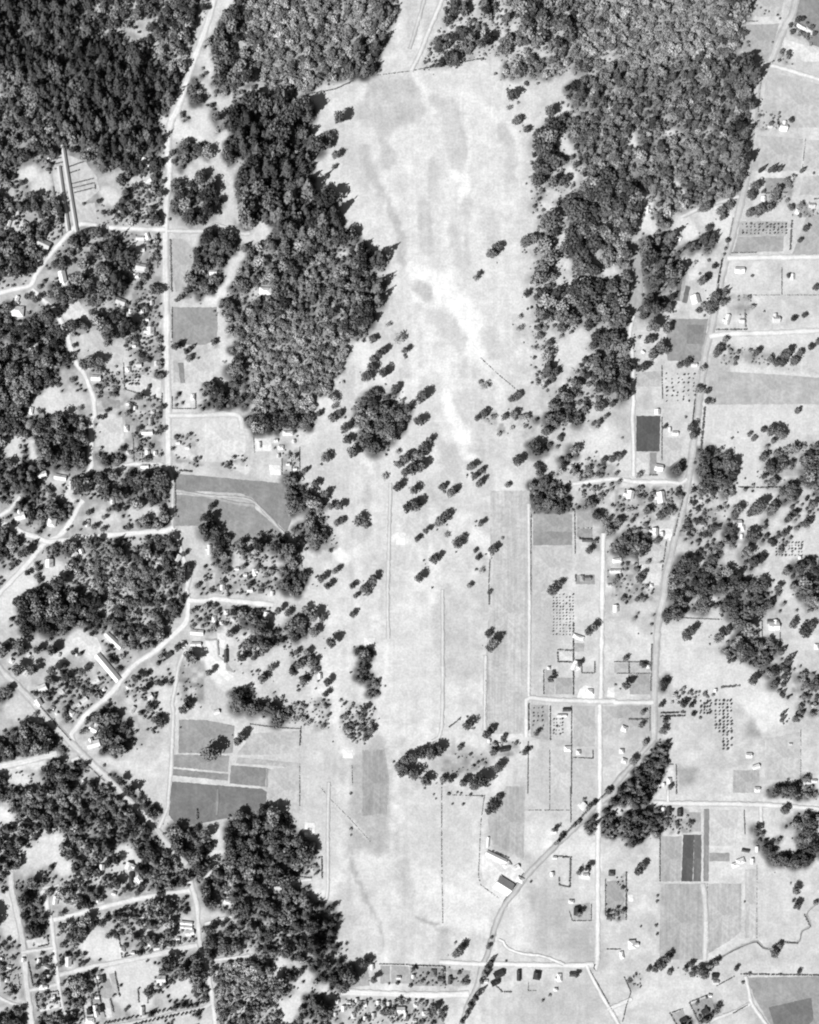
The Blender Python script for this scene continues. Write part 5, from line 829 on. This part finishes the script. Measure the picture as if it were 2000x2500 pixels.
    me.materials.append(M_GROUND)
    o = obj('ground', me)
    tag(o, 'open pale grassland and meadow lying under everything', 'ground', kind='structure')
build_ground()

def set_tone(me, vals):
    at = me.attributes.new('tone', 'FLOAT', 'POINT')
    at.data.foreach_set('value', np.asarray(vals, dtype=np.float32))

def build_plot(i, name, tone, drill, poly):
    pts = []
    n = len(poly)
    for a in range(n):
        (x0, y0), (x1, y1) = poly[a], poly[(a + 1) % n]
        m = max(1, int(math.hypot(x1 - x0, y1 - y0) / 5))
        for k in range(m):
            t = k / m
            j = 0 if k == 0 else 0.9
            pts.append((x0 + (x1 - x0) * t + random.uniform(-j, j), y0 + (y1 - y0) * t + random.uniform(-j, j)))
    v = [(wx(x), wy(y), 0.0) for x, y in pts]
    area = sum(v[a][0] * v[(a + 1) % len(v)][1] - v[(a + 1) % len(v)][0] * v[a][1] for a in range(len(v)))
    f = list(range(len(v)))
    if area < 0: f.reverse()
    cx = sum(p[0] for p in v) / len(v); cy = sum(p[1] for p in v) / len(v)
    rv = [(v[k][0] - cx, v[k][1] - cy) for k in f]; m = len(rv)
    soft = name in ('strip_field', 'ploughed_field', 'paddock', 'nursery_ground') or tone > 200
    if soft:                                        # cover thins out along the edge
        th = 2.6 if drill else 1.3; inner = []
        for k in range(m):
            p, q, r = Vector(rv[k - 1]), Vector(rv[k]), Vector(rv[(k + 1) % m])
            e1, e2 = (q - p).normalized(), (r - q).normalized()
            nn = Vector((-e1.y - e2.y, e1.x + e2.x)); L = max(nn.length, .5)
            inner.append(tuple(q + nn / L * th))
        faces = [(k, (k + 1) % m, m + (k + 1) % m, m + k) for k in range(m)] + [tuple(range(m, 2 * m))]
        me = mesh(name, [(x, y, 0) for x, y in rv + inner], faces, [M_DRILL if drill else M_FIELD])
        set_tone(me, [float(alb(.5 * tone + .5 * 208))] * m + [float(alb(tone))] * m)
    else:
        me = mesh(name, [(x, y, 0) for x, y in rv], [tuple(range(m))], [M_DRILL if drill else M_FIELD])
        set_tone(me, [float(alb(tone))] * m)
    o = obj(name, me, loc=(cx, cy, 0.10 + 0.02 * (i % 9)))
    look = 'white bare' if tone > 238 else 'pale' if tone > 208 else 'light grey' if tone > 180 else 'mid grey' if tone > 140 else 'dark'
    px, py = cx / S + 1000, 1250 - cy / S
    place_label(o, px, py, f"{look} {name.replace('_', ' ')}", name.replace('_', ' '), kind='structure')
for i, (n, t, dr, p) in enumerate(PLOTS):
    build_plot(i, n, t, dr, PX(p))

def build_road(i, name, w, tone, vg, vtone, pts):
    L = smooth_line(pts, 7.0)
    d = np.gradient(L, axis=0); d /= (np.linalg.norm(d, axis=1)[:, None] + 1e-9)
    nrm = np.stack([-d[:, 1], d[:, 0]], -1)
    v = []; tn = []; f = []
    prof = [(-.5, vg, vtone), (-.5, 0, .5 * (tone + vtone)), (-.3, 0, tone), (0, 0, tone - (12 if w > 7.5 else 5)), (.3, 0, tone), (.5, 0, .5 * (tone + vtone)), (.5, -vg, vtone)]
    c = L.mean(0)
    for k in range(len(L)):
        wob = 1 + .55 * (vnoise(np.array([L[k, 0]]), np.array([L[k, 1]]), 18, i)[0] - .5)
        tv = 16 * (vnoise(np.array([L[k, 0]]), np.array([L[k, 1]]), 25, i + 9)[0] - .5)
        for a, e, t in prof:
            jit = random.uniform(-1.4, 1.4) if e else random.uniform(-.4, .4)
            p = L[k] + nrm[k] * (a * w * wob - e + jit)
            v.append(((p[0] - c[0]) * S, -(p[1] - c[1]) * S, 0)); tn.append(float(alb(min(255, t + tv))))
    m = len(prof)
    for k in range(len(L) - 1):
        for a in range(m - 1):
            f.append((k * m + a, (k + 1) * m + a, (k + 1) * m + a + 1, k * m + a + 1))
    me = mesh(name, v, f, [M_ROAD]); set_tone(me, tn)
    o = obj(name, me, loc=(wx(c[0]), wy(c[1]), 0.32 + 0.008 * i))
    mid = L[len(L) // 2]
    place_label(o, mid[0], mid[1], ('broad' if w > 9 else 'narrow') + ' pale ' + name.replace('_', ' '), 'road', kind='structure')
for i, (n, w, t, vg, vt, p) in enumerate(ROAD):
    build_road(i, n, w, t, vg, vt, p)

# ------------------------------------------------------------------ tree forms (crown radius 1)
def leaf(v, f, p, nrm, s, rng):
    """one leaf clump: a bent quad facing roughly along nrm"""
    n = Vector(nrm) + Vector((rng.uniform(-.6, .6), rng.uniform(-.6, .6), rng.uniform(-.6, .6)))
    if n.length < 1e-3: n = Vector((0, 0, 1))
    n.normalize()
    a = n.orthogonal().normalized(); a.rotate(Matrix.Rotation(rng.uniform(0, 6.28), 3, n)); b = n.cross(a)
    k = len(v)
    for (i, j) in ((-1, -.8), (1, -.6), (.8, 1), (-.9, .9)):
        q = Vector(p) + a * (i * s * rng.uniform(.6, 1)) + b * (j * s * rng.uniform(.6, 1)) + n * rng.uniform(-.25, .25) * s
        v.append(tuple(q))
    f.append((k, k + 1, k + 2)); f.append((k, k + 2, k + 3))

def crown_broad(seed, lobes=13, per=34, zc=1.35, zs=.95, ls=.5, leafs=.13):
    rng = random.Random(seed); v = []; f = []
    C = [(0, 0, zc + .25, .62)]
    for i in range(lobes):
        a = i * 2.4 + rng.uniform(-.4, .4); h = rng.uniform(-.75, .85)
        rr = math.sqrt(max(.05, 1 - h * h)) * rng.uniform(.45, .72)
        C.append((rr * math.cos(a), rr * math.sin(a), zc + h * zs * .72, ls * rng.uniform(.62, 1.05)))
    for (cx, cy, cz, r) in C:
        n = int(per * (r / .5) ** 2) + 6
        for k in range(n):
            u = rng.uniform(-1, 1); t = rng.uniform(0, 6.283); q = math.sqrt(1 - u * u)
            d = Vector((q * math.cos(t), q * math.sin(t), u))
            p = Vector((cx, cy, cz)) + d * r * rng.uniform(.72, 1.08)
            leaf(v, f, p, d, leafs * rng.uniform(.7, 1.35), rng)
    return v, f
def trunk_mesh(seed, h=.95, r=.09, limbs=4):
    rng = random.Random(seed); v = []; f = []
    def tube(p0, p1, r0, r1):
        k = len(v); d = (Vector(p1) - Vector(p0)).normalized(); a = d.orthogonal().normalized(); b = d.cross(a)
        for p, rr in ((p0, r0), (p1, r1)):
            for i in range(5):
                t = i * 1.2566
                v.append(tuple(Vector(p) + a * math.cos(t) * rr + b * math.sin(t) * rr))
        for i in range(5): f.append((k + i, k + (i + 1) % 5, k + 5 + (i + 1) % 5, k + 5 + i))
    tube((0, 0, -.02), (0, 0, h * .6), r, r * .7); tube((0, 0, h * .6), (rng.uniform(-.05, .05), rng.uniform(-.05, .05), h * 1.3), r * .7, r * .35)
    for i in range(limbs):
        a = i * 6.283 / limbs + rng.uniform(-.4, .4); z = h * rng.uniform(.5, .9)
        tube((0, 0, z), (.55 * math.cos(a), .55 * math.sin(a), z + rng.uniform(.35, .6)), r * .45, r * .15)
    return v, f
def crown_conifer(seed, H=3.0, n=230):
    """ragged spire: drooping sprays, longer below, gaps between the tiers"""
    rng = random.Random(seed); v = []; f = []
    tiers = 11; lop = rng.uniform(0, 6.28)
    for i in range(n):
        t = 1 - math.sqrt(rng.random()) * .999
        t = (int(t * tiers) + rng.uniform(.1, .75)) / tiers
        z = .4 + (H - .4) * t; R = (1 - t ** 1.4) ** 1.05 * .92 + .07
        a = rng.uniform(0, 6.283); R *= 1 + .16 * math.cos(a * 2 + lop) + rng.uniform(-.12, .12)
        u = rng.uniform(.45, 1.05); c, s_ = math.cos(a), math.sin(a)
        leaf(v, f, (c * R * u, s_ * R * u, z - .18 * u), (c * .8, s_ * .8, .9), .17 * rng.uniform(.75, 1.3), rng)
    for i in range(8): leaf(v, f, (rng.uniform(-.06, .06), rng.uniform(-.06, .06), H - .1 + .03 * i), (rng.uniform(-1, 1), rng.uniform(-1, 1), .6), .09, rng)
    return v, f
def crown_poplar(seed):
    rng = random.Random(seed); v = []; f = []
    for i in range(330):
        t = rng.random(); z = .5 + 6.6 * t; R = (.55 + .5 * math.sin(math.pi * min(1, t * 1.15 + .05))) * (1 - t ** 4 * .8)
        a = rng.uniform(0, 6.28); d = Vector((math.cos(a), math.sin(a), .35))
        leaf(v, f, (R * math.cos(a) * rng.uniform(.7, 1.05), R * math.sin(a) * rng.uniform(.7, 1.05), z), d, .24, rng)
    return v, f
def crown_shrub(seed, n=70):
    rng = random.Random(seed); v = []; f = []
    C = [(rng.uniform(-.45, .45), rng.uniform(-.45, .45), rng.uniform(.45, .8), rng.uniform(.4, .6)) for _ in range(5)]
    for i in range(n):
        cx, cy, cz, r = rng.choice(C); u = rng.uniform(-.5, 1); t = rng.uniform(0, 6.283); q = math.sqrt(1 - u * u)
        d = Vector((q * math.cos(t), q * math.sin(t), u))
        leaf(v, f, Vector((cx, cy, cz)) + d * r, d, .24, rng)
    return v, f
def whole(name, crown, trunk, mat):
    v, f = crown; tv, tf = trunk; n = len(v)
    me = mesh(name, v + tv, list(f) + [tuple(i + n for i in q) for q in tf], [mat, M_BARK])
    mi = np.zeros(len(me.polygons), np.int32); mi[len(f):] = 1
    me.polygons.foreach_set('material_index', mi)
    return me

CROWN_B = [mesh('crown', *crown_broad(100 + i, 11 + i % 5, 34, 1.3 + .08 * (i % 3), .85 + .1 * (i % 3)), mats=[M_LONE]) for i in range(7)]
CROWN_L = [mesh('crown', *crown_broad(140 + i, 12, 16, 1.2, .85, .42, .11), mats=[M_LIGHT]) for i in range(3)]
CROWN_P = [mesh('crown', *crown_poplar(160 + i), mats=[M_DARK]) for i in range(3)]
TRUNK = [mesh('trunk', *trunk_mesh(180 + i), mats=[M_BARK]) for i in range(4)]
TRUNK_P = mesh('trunk', *trunk_mesh(190, 3.0, .12, 3), mats=[M_BARK])
BUSH = [mesh('bush', *crown_shrub(200 + i), mats=[M_HEDGE]) for i in range(4)]

def proto_collection(name, meshes):
    c = bpy.data.collections.new(name)                       # kept out of the scene: only source shapes for the woods
    for i, me in enumerate(meshes):
        c.objects.link(bpy.data.objects.new(f'{name}_{i:02d}', me))
    return c
tk = lambda i: trunk_mesh(300 + i, .9, .08, 2)
con = [whole('conifer', crown_conifer(400 + i, 3.0 + .3 * (i % 4)), tk(i), M_CON) for i in range(6)]
conm = [whole('conifer', crown_conifer(420 + i, 2.6 + .25 * (i % 3)), tk(i), M_CONM) for i in range(3)]
bd = [whole('broad_tree', crown_broad(440 + i, 10 + i % 4, 24, 1.4, .9, .5, .15), tk(i), M_DARK) for i in range(5)]
bm = [whole('broad_tree', crown_broad(460 + i, 10 + i % 4, 22, 1.4, .95, .5, .15), tk(i), M_MID) for i in range(5)]
bl = [whole('broad_tree', crown_broad(480 + i, 9, 18, 1.3, .9, .52, .17), tk(i), M_LIGHT) for i in range(4)]
sh = [whole('shrub', crown_shrub(500 + i), trunk_mesh(510 + i, .4, .06, 0), M_DARK if i % 2 else M_MID) for i in range(4)]
PROTO = {'con': proto_collection('con', con), 'cmid': proto_collection('cmid', conm + bd[:4]), 'dec': proto_collection('dec', bd + bm[:3]),
         'mix': proto_collection('mix', bm + conm + bd[:2] + bl[:1]), 'light': proto_collection('light', bl + bm[:3]), 'shrub': proto_collection('shrub', sh + bm[:2] + bl[:2])}
NPROTO = {k: len(c.objects) for k, c in PROTO.items()}

def scatter_tree_group(kind):
    g = bpy.data.node_groups.new('scatter_' + kind, 'GeometryNodeTree')
    g.interface.new_socket('Geometry', in_out='INPUT', socket_type='NodeSocketGeometry')
    g.interface.new_socket('Geometry', in_out='OUTPUT', socket_type='NodeSocketGeometry')
    N = g.nodes.new
    gi = N('NodeGroupInput'); go = N('NodeGroupOutput'); ip = N('GeometryNodeInstanceOnPoints'); ci = N('GeometryNodeCollectionInfo')
    ci.inputs['Collection'].default_value = PROTO[kind]; ci.inputs['Separate Children'].default_value = True; ci.inputs['Reset Children'].default_value = True
    def attr(n, t):
        a = N('GeometryNodeInputNamedAttribute'); a.data_type = t; a.inputs['Name'].default_value = n
        return a.outputs['Attribute']
    ip.inputs['Pick Instance'].default_value = True
    g.links.new(gi.outputs[0], ip.inputs['Points']); g.links.new(ci.outputs[0], ip.inputs['Instance'])
    g.links.new(attr('form', 'INT'), ip.inputs['Instance Index']); g.links.new(attr('turn', 'FLOAT_VECTOR'), ip.inputs['Rotation']); g.links.new(attr('size', 'FLOAT_VECTOR'), ip.inputs['Scale'])
    g.links.new(ip.outputs[0], go.inputs[0])
    return g
SCAT = {k: scatter_tree_group(k) for k in PROTO}

def stuff(name, kind, pts, radii, rng, zs=(.85, 1.2)):
    n = len(pts)
    P = np.array(pts)
    c = P.mean(0)
    me = bpy.data.meshes.new(name)
    me.vertices.add(n)
    co = np.stack([(P[:, 0] - c[0]) * S, -(P[:, 1] - c[1]) * S, np.full(n, -.1)], -1).astype(np.float32)
    me.vertices.foreach_set('co', co.ravel())
    R = np.array(radii) * S
    z = R * rng.uniform(*zs, n)
    at = me.attributes.new('size', 'FLOAT_VECTOR', 'POINT'); at.data.foreach_set('vector', np.stack([R, R * rng.uniform(.9, 1.1, n), z], -1).astype(np.float32).ravel())
    at = me.attributes.new('turn', 'FLOAT_VECTOR', 'POINT'); at.data.foreach_set('vector', np.stack([rng.uniform(-.06, .06, n), rng.uniform(-.06, .06, n), rng.uniform(0, 6.28, n)], -1).astype(np.float32).ravel())
    at = me.attributes.new('form', 'INT', 'POINT'); at.data.foreach_set('value', rng.integers(0, NPROTO[kind], n).astype(np.int32))
    o = obj(name, me, loc=(wx(c[0]), wy(c[1]), 0))
    md = o.modifiers.new('scatter', 'NODES'); md.node_group = SCAT[kind]
    o['kind'] = 'stuff'
    return o, c

LOOK = {'con': ('conifer_wood', 'dense dark conifer wood', (1.0, 1.4)), 'cmid': ('wood', 'dark tall ragged wood', (1.2, 1.65)), 'dec': ('wood', 'dark leafy wood', (.85, 1.2)),
        'mix': ('wood', 'mid grey mixed wood', (.85, 1.25)), 'light': ('thicket', 'light fine-grained thicket', (.7, 1.05))}
nwood = 0; UNDER = []
for wi, ((k, sp, r0, r1, d, fl, poly), (pts, rad, rng)) in enumerate(zip(WOOD, WP)):
    if len(pts) < 1: continue
    nwood += len(pts)
    nm, what, zs = LOOK[k]
    if len(pts) < 14: nm, what = 'grove', what.replace('wood', 'grove')
    o, c = stuff(nm, k, pts, rad, rng, zs)
    place_label(o, c[0], c[1], what, 'trees', kind='stuff')
    if len(pts) > 8:                                # scrub in the glades and along the edge
        us = darts(poly, 9, .8 if d < .9 else .3, rng, 3, d < .9)
        E = smooth_line(list(poly) + [poly[0]], 7.0)
        for p in E:
            q = p + rng.normal(0, 6, 2)
            if rng.random() < .62 and -60 < q[0] < 2060 and -60 < q[1] < 2560 and not blocked(q[0], q[1], 2): us.append((q[0], q[1]))
        UNDER += us
rng = np.random.default_rng(4000)
o, c = stuff('undergrowth', 'shrub', UNDER, 1.6 + 3.8 * rng.random(len(UNDER)) ** 2, rng, (.7, 1.05))
tag(o, 'low scrubby undergrowth along the wood edges and in their glades', 'undergrowth', kind='stuff')
o, c = stuff('loose_trees', 'mix', sum((p for p, r, g in LP), []), np.concatenate([r for p, r, g in LP]), rng, (.8, 1.15))
tag(o, 'small loose trees and bushes scattered through the housing quarters', 'trees', kind='stuff')
GP = []; GR = []
for gi, (sp, r0, r1, d, poly) in enumerate(GARD):
    rng = np.random.default_rng(3000 + gi)
    pts = darts(poly, sp * .72, min(d + .1, .7), rng, r0)
    if not pts: continue
    rad = r0 * .7 + (r1 * 1.3 - r0 * .7) * rng.random(len(pts)) ** 2.6
    GP += pts; GR.append(rad)
o, c = stuff('garden_shrubs', 'shrub', GP, np.concatenate(GR), rng, (.8, 1.15))
tag(o, 'small dark shrubs filling the house gardens', 'shrubs', kind='stuff')
print('wood trees', nwood)

# ------------------------------------------------------------------ trees standing apart, each a thing with trunk and crown
def lone_tree(name, x, y, r, crowns, trunks, what, group, zk, i):
    root = bpy.data.objects.new(name, None); COL.objects.link(root)
    root.location = (wx(x), wy(y), 0); root.rotation_euler = (0, 0, random.uniform(0, 6.28)); root.empty_display_size = 2
    R = r * S; k = zk * random.uniform(.78, 1.3)
    sx, sy = R * random.uniform(.82, 1.15), R * random.uniform(.82, 1.15)
    obj('crown', crowns[i % len(crowns)], root, sc=(sx, sy, R * k))
    obj('trunk', trunks[i % len(trunks)], root, sc=(R, R, R * k))
    place_label(root, x, y, what, 'tree', group)
TB = sorted(REC(TREES_B, 3), key=lambda t: -t[2])
MAIN, REST = TB[:300], TB[300:]
def size_word(r): return 'very large' if r > 15 else 'large' if r > 12 else 'middling' if r > 9 else 'small'
for i, (x, y, r) in enumerate(MAIN):
    lone_tree('broad_tree', x, y, r, CROWN_B, TRUNK, size_word(r) + ' dark round tree', 'round trees standing apart from the woods', 1.12, i)
rng = np.random.default_rng(78); sc_ = []
for (x, y, r) in MAIN:
    if rng.random() < .5:
        for k in range(rng.integers(1, 4)):
            a = rng.uniform(0, 6.28); q = r * rng.uniform(1.0, 1.9)
            if not blocked(x + q * math.cos(a), y + q * math.sin(a), 2): sc_.append((x + q * math.cos(a), y + q * math.sin(a)))
o, c = stuff('scrub', 'shrub', sc_, 1.4 + 3 * rng.random(len(sc_)) ** 2, rng, (.7, 1.1))
tag(o, 'low scattered scrub round the feet of the lone trees', 'scrub', kind='stuff')
if REST:
    rng = np.random.default_rng(77)
    o, c = stuff('small_trees', 'dec', [(x, y) for x, y, r in REST], [r for x, y, r in REST], rng)
    tag(o, 'small scattered dark trees along lanes, yards and gardens', 'trees', kind='stuff')
for i, (x, y, r) in enumerate(REC(TREES_L, 3)):
    lone_tree('thin_tree', x, y, r, CROWN_L, TRUNK, 'pale thin-leaved tree', 'pale thin-leaved trees in the meadow', .85, i)
for i, (x, y, r) in enumerate(REC(TREES_P, 3)):
    lone_tree('poplar_tree', x, y, r, CROWN_P, [TRUNK_P], 'tall narrow tree', 'tall narrow trees', .8, i)
for i, (x, y, r) in enumerate(REC(BUSHES, 3)):
    R = r * S
    o = obj('bush', BUSH[i % 4], None, (wx(x), wy(y), -.05), random.uniform(0, 6.28), (R, R, R * 1.1))
    place_label(o, x, y, 'little dark bush', 'bush', 'little bushes standing alone')
FRUIT = [whole('fruit_tree', crown_shrub(600 + i, 60), trunk_mesh(610 + i, .5, .07, 2), M_DARK) for i in range(4)]
nf = 0
for what, rows in ORCH:
    for (tl, x0, y0, dx, dy, nx, ny, r, jit) in rows:
        ox = 500.0 * (int(tl[1]) - 1); oy = TILE[tl[0]]
        for a in range(nx):
            pos = -1
            for b in range(ny):
                if random.random() < .09: continue
                pos += 1
                x = ox + U * (x0 + a * dx + random.uniform(-jit, jit)); y = oy + U * (y0 + b * dy + random.uniform(-jit, jit)); x += random.uniform(-.7, .7); y += random.uniform(-.7, .7)
                R = r * U * S * random.uniform(.55, 1.25)
                o = obj('fruit_tree', FRUIT[nf % 4], None, (wx(x), wy(y), -.03), random.uniform(0, 6.28), (R, R, R * 1.35)); nf += 1
                tag(o, f"fruit tree, {ordinal(pos + 1)} from top in {ordinal(a + 1)} column from left, {what}", 'fruit tree', 'fruit trees of ' + what)
for nm, line in AVENUE:
    L = smooth_line(PX(line), 1.0); step = 10 if nm == 'A' else 9
    for q, k in enumerate(range(4, len(L), step)):
        R = 1.25 * U * S * random.uniform(.85, 1.15)
        o = obj('avenue_tree', FRUIT[k % 4], None, (wx(L[k, 0]), wy(L[k, 1]), -.03), random.uniform(0, 6.28), (R, R, R * 1.9))
        tag(o, f"{ordinal(q + 1)} small tree from left, {'upper' if nm == 'A' else 'lower'} row of bottom avenue", 'tree', 'trees of the bottom avenue')

# ------------------------------------------------------------------ hedges and overgrown fence lines
def build_hedge(i, w, pts):
    rng = random.Random(900 + i); v = []; f = []
    c = np.mean(np.array(pts), 0); W = w * S * .48
    for (x0, y0), (x1, y1) in zip(pts[:-1], pts[1:]):
        L = math.hypot(x1 - x0, y1 - y0); n = max(2, int(L / max(1.3, w * .42)))
        for k in range(n):
            if w <= 2.6 and rng.random() < .35: continue
            if rng.random() < (.12 if w <= 4 else .04): continue
            t = (k + rng.random()) / n
            x = ((x0 + (x1 - x0) * t) - c[0]) * S + rng.uniform(-.3, .3) * W; y = -((y0 + (y1 - y0) * t) - c[1]) * S + rng.uniform(-.3, .3) * W
            r = W * rng.uniform(.7, 1.25); h = W * 1.15 * rng.uniform(.7, 1.3)
            for q in range(9):
                u = rng.uniform(.0, 1); a = rng.uniform(0, 6.283); s_ = math.sqrt(1 - u * u)
                d = Vector((s_ * math.cos(a), s_ * math.sin(a), u))
                leaf(v, f, (x + d.x * r * .8, y + d.y * r * .8, .1 + h * (.25 + .6 * u)), d, r * .55, rng)
    me = mesh('hedge', v, f, [M_HEDGE])
    nm = 'hedge' if w > 2.6 else 'weedy_fence_line'
    me.name = nm
    o = obj(nm, me, None, (wx(c[0]), wy(c[1]), 0))
    place_label(o, c[0], c[1], ('thick dark hedge' if w >= 5 else 'thin dark hedge' if w > 2.6 else 'faint weedy fence line'), 'hedge', 'field and garden hedges')
for i, (w, p) in enumerate(HEDGES): build_hedge(i, w, PX(p))

# ------------------------------------------------------------------ houses
def gable(pitch, over=.06):
    """unit roof on a 1 x 1 plan, ridge along y, eaves at z=0; thickness kept"""
    h = .5 * math.tan(math.radians(pitch)); o = over; t = .03
    v = [(-.5 - o, -.5 - o, -o * 2 * h), (0, -.5 - o, h), (.5 + o, -.5 - o, -o * 2 * h), (-.5 - o, .5 + o, -o * 2 * h), (0, .5 + o, h), (.5 + o, .5 + o, -o * 2 * h)]
    v += [(x, y, z - t) for x, y, z in v]
    f = [(0, 1, 4, 3), (1, 2, 5, 4), (6, 9, 10, 7), (7, 10, 11, 8), (0, 6, 7, 1), (1, 7, 8, 2), (3, 4, 10, 9), (4, 5, 11, 10), (0, 3, 9, 6), (2, 8, 11, 5)]
    return v, f
def hip(pitch, over=.06):
    h = .5 * math.tan(math.radians(pitch)); o = .5 + over
    v = [(-o, -o, -.03), (o, -o, -.03), (o, o, -.03), (-o, o, -.03), (0, -.16, h), (0, .16, h)]
    return v, [(0, 1, 4), (1, 2, 5, 4), (2, 3, 5), (3, 0, 4, 5), (3, 2, 1, 0)]
_rm = {}
def roof_mesh(kind, tone):
    k = (kind, int(round(tone / 12)))
    if k not in _rm:
        v, f = gable(38) if kind == 'gable' else gable(44) if kind == 'steep' else gable(18) if kind == 'low' else hip(36)
        _rm[k] = mesh('roof', v, f, [roof_mat(tone)])
    return _rm[k]
def wall_mesh(pitch):
    h = .5 * math.tan(math.radians(pitch)) * .96
    v = [(-.5, -.5, 0), (.5, -.5, 0), (.5, .5, 0), (-.5, .5, 0), (-.5, -.5, 1), (.5, -.5, 1), (.5, .5, 1), (-.5, .5, 1)]
    return mesh('wall', v, [(0, 1, 5, 4), (1, 2, 6, 5), (2, 3, 7, 6), (3, 0, 4, 7), (4, 5, 6, 7)], [M_WALL])
WALL = wall_mesh(38)
WALLD = WALL.copy(); WALLD.materials.clear(); WALLD.materials.append(M_WALLD)
_b = [[], []]; box(_b[0], _b[1], 0, 0, 0, 1, 1, 1)
CHIM = mesh('chimney', _b[0], _b[1], [M_BRICK]); DOOR = mesh('door', _b[0], _b[1], [M_DOOR]); WIN = mesh('window', _b[0], _b[1], [M_GLASS])
_g = gable(38)
GABLE_END = mesh('gable_wall', [(-.5, 0, 0), (.5, 0, 0), (0, 0, .385)], [(0, 1, 2)], [M_WALL])

def build_house(i, x, y, w, l, ang, tone, name='house', label=None, kind=None, hw=None):
    rnd = random.Random(5000 + i)
    W, Ln = w * S * 1.22, l * S * 1.22
    rz = math.radians(-ang)
    if W > Ln * 1.05: W, Ln = Ln, W; rz += math.pi / 2          # ridge along the longer side
    small = W < 4.2
    H = hw or (2.3 if small else 3.0 + (1.2 if W > 9 else 0))
    kind = kind or ('gable' if rnd.random() < .72 else 'hip')
    if small and kind == 'hip': kind = 'gable'
    root = bpy.data.objects.new('shed' if (small and name == 'house') else name, None); COL.objects.link(root)
    root.location = (wx(x), wy(y), 0); root.rotation_euler = (0, 0, rz); root.empty_display_size = 2
    obj('wall', WALLD if tone < 150 else WALL, root, sc=(W * .93, Ln * .93, H))
    rh = W * (1.0 if kind != 'low' else 1.0)
    r = obj('roof', roof_mesh(kind, tone), root, (0, 0, H), sc=(W, Ln, rh))
    if kind in ('gable', 'steep', 'low'):
        k = {'gable': 1, 'steep': 1.236, 'low': .416}[kind]
        for s_ in (-1, 1):
            obj('gable_wall', GABLE_END, root, (0, s_ * Ln * .463, H), sc=(W * .93, 1, rh * .92 * k))
    if not small:
        obj('door', DOOR, root, (W * .466, Ln * .1, 1.0), sc=(.1, .95, 2.0))
        for q in (-.28, .3): obj('window', WIN, root, (-W * .466, Ln * q, 1.6), sc=(.08, 1.1, 1.2))
        if name == 'house':
            c = obj('chimney', CHIM, r, (rnd.choice((-.12, .12)), rnd.uniform(-.3, .3), .42)); c.scale = (.7 / W, .7 / Ln, 2.2 / rh)
        if name == 'house' and l * S > 8 and rnd.random() < .6:          # cross wing
            ww, wl = W * .55, W * .75; sx = rnd.choice((-1, 1)); yy = rnd.uniform(-.2, .2) * Ln
            obj('wing_wall', WALLD if tone < 150 else WALL, root, (sx * (W * .5 + wl * .2), yy, 0), math.pi / 2, (ww * .9, wl * .9, H * .92))
            obj('wing_roof', roof_mesh('gable', tone), root, (sx * (W * .5 + wl * .12), yy, H * .92), math.pi / 2, (ww, wl, ww))
    if label: tag(root, label, name.replace('_', ' '))
    else:
        look = 'white-roofed' if tone > 238 else 'pale-roofed' if tone > 200 else 'grey-roofed' if tone > 140 else 'dark-roofed'
        nm = 'shed' if small else 'house'
        place_label(root, x, y, f'{look} {nm}', nm, 'scattered houses and sheds')
for i, h in enumerate(HOUSE): build_house(i, *h)
for i, (n, (x, y, w, l, a), t, lab) in enumerate(LONGB):
    build_house(900 + i, x, y, w, l, a, t, n, lab, {'greenhouse': 'gable', 'long_building': 'gable', 'farm_shed': 'gable', 'barn': 'steep'}[n], 4.5 if n == 'barn' else 2.8)
settle_labels()
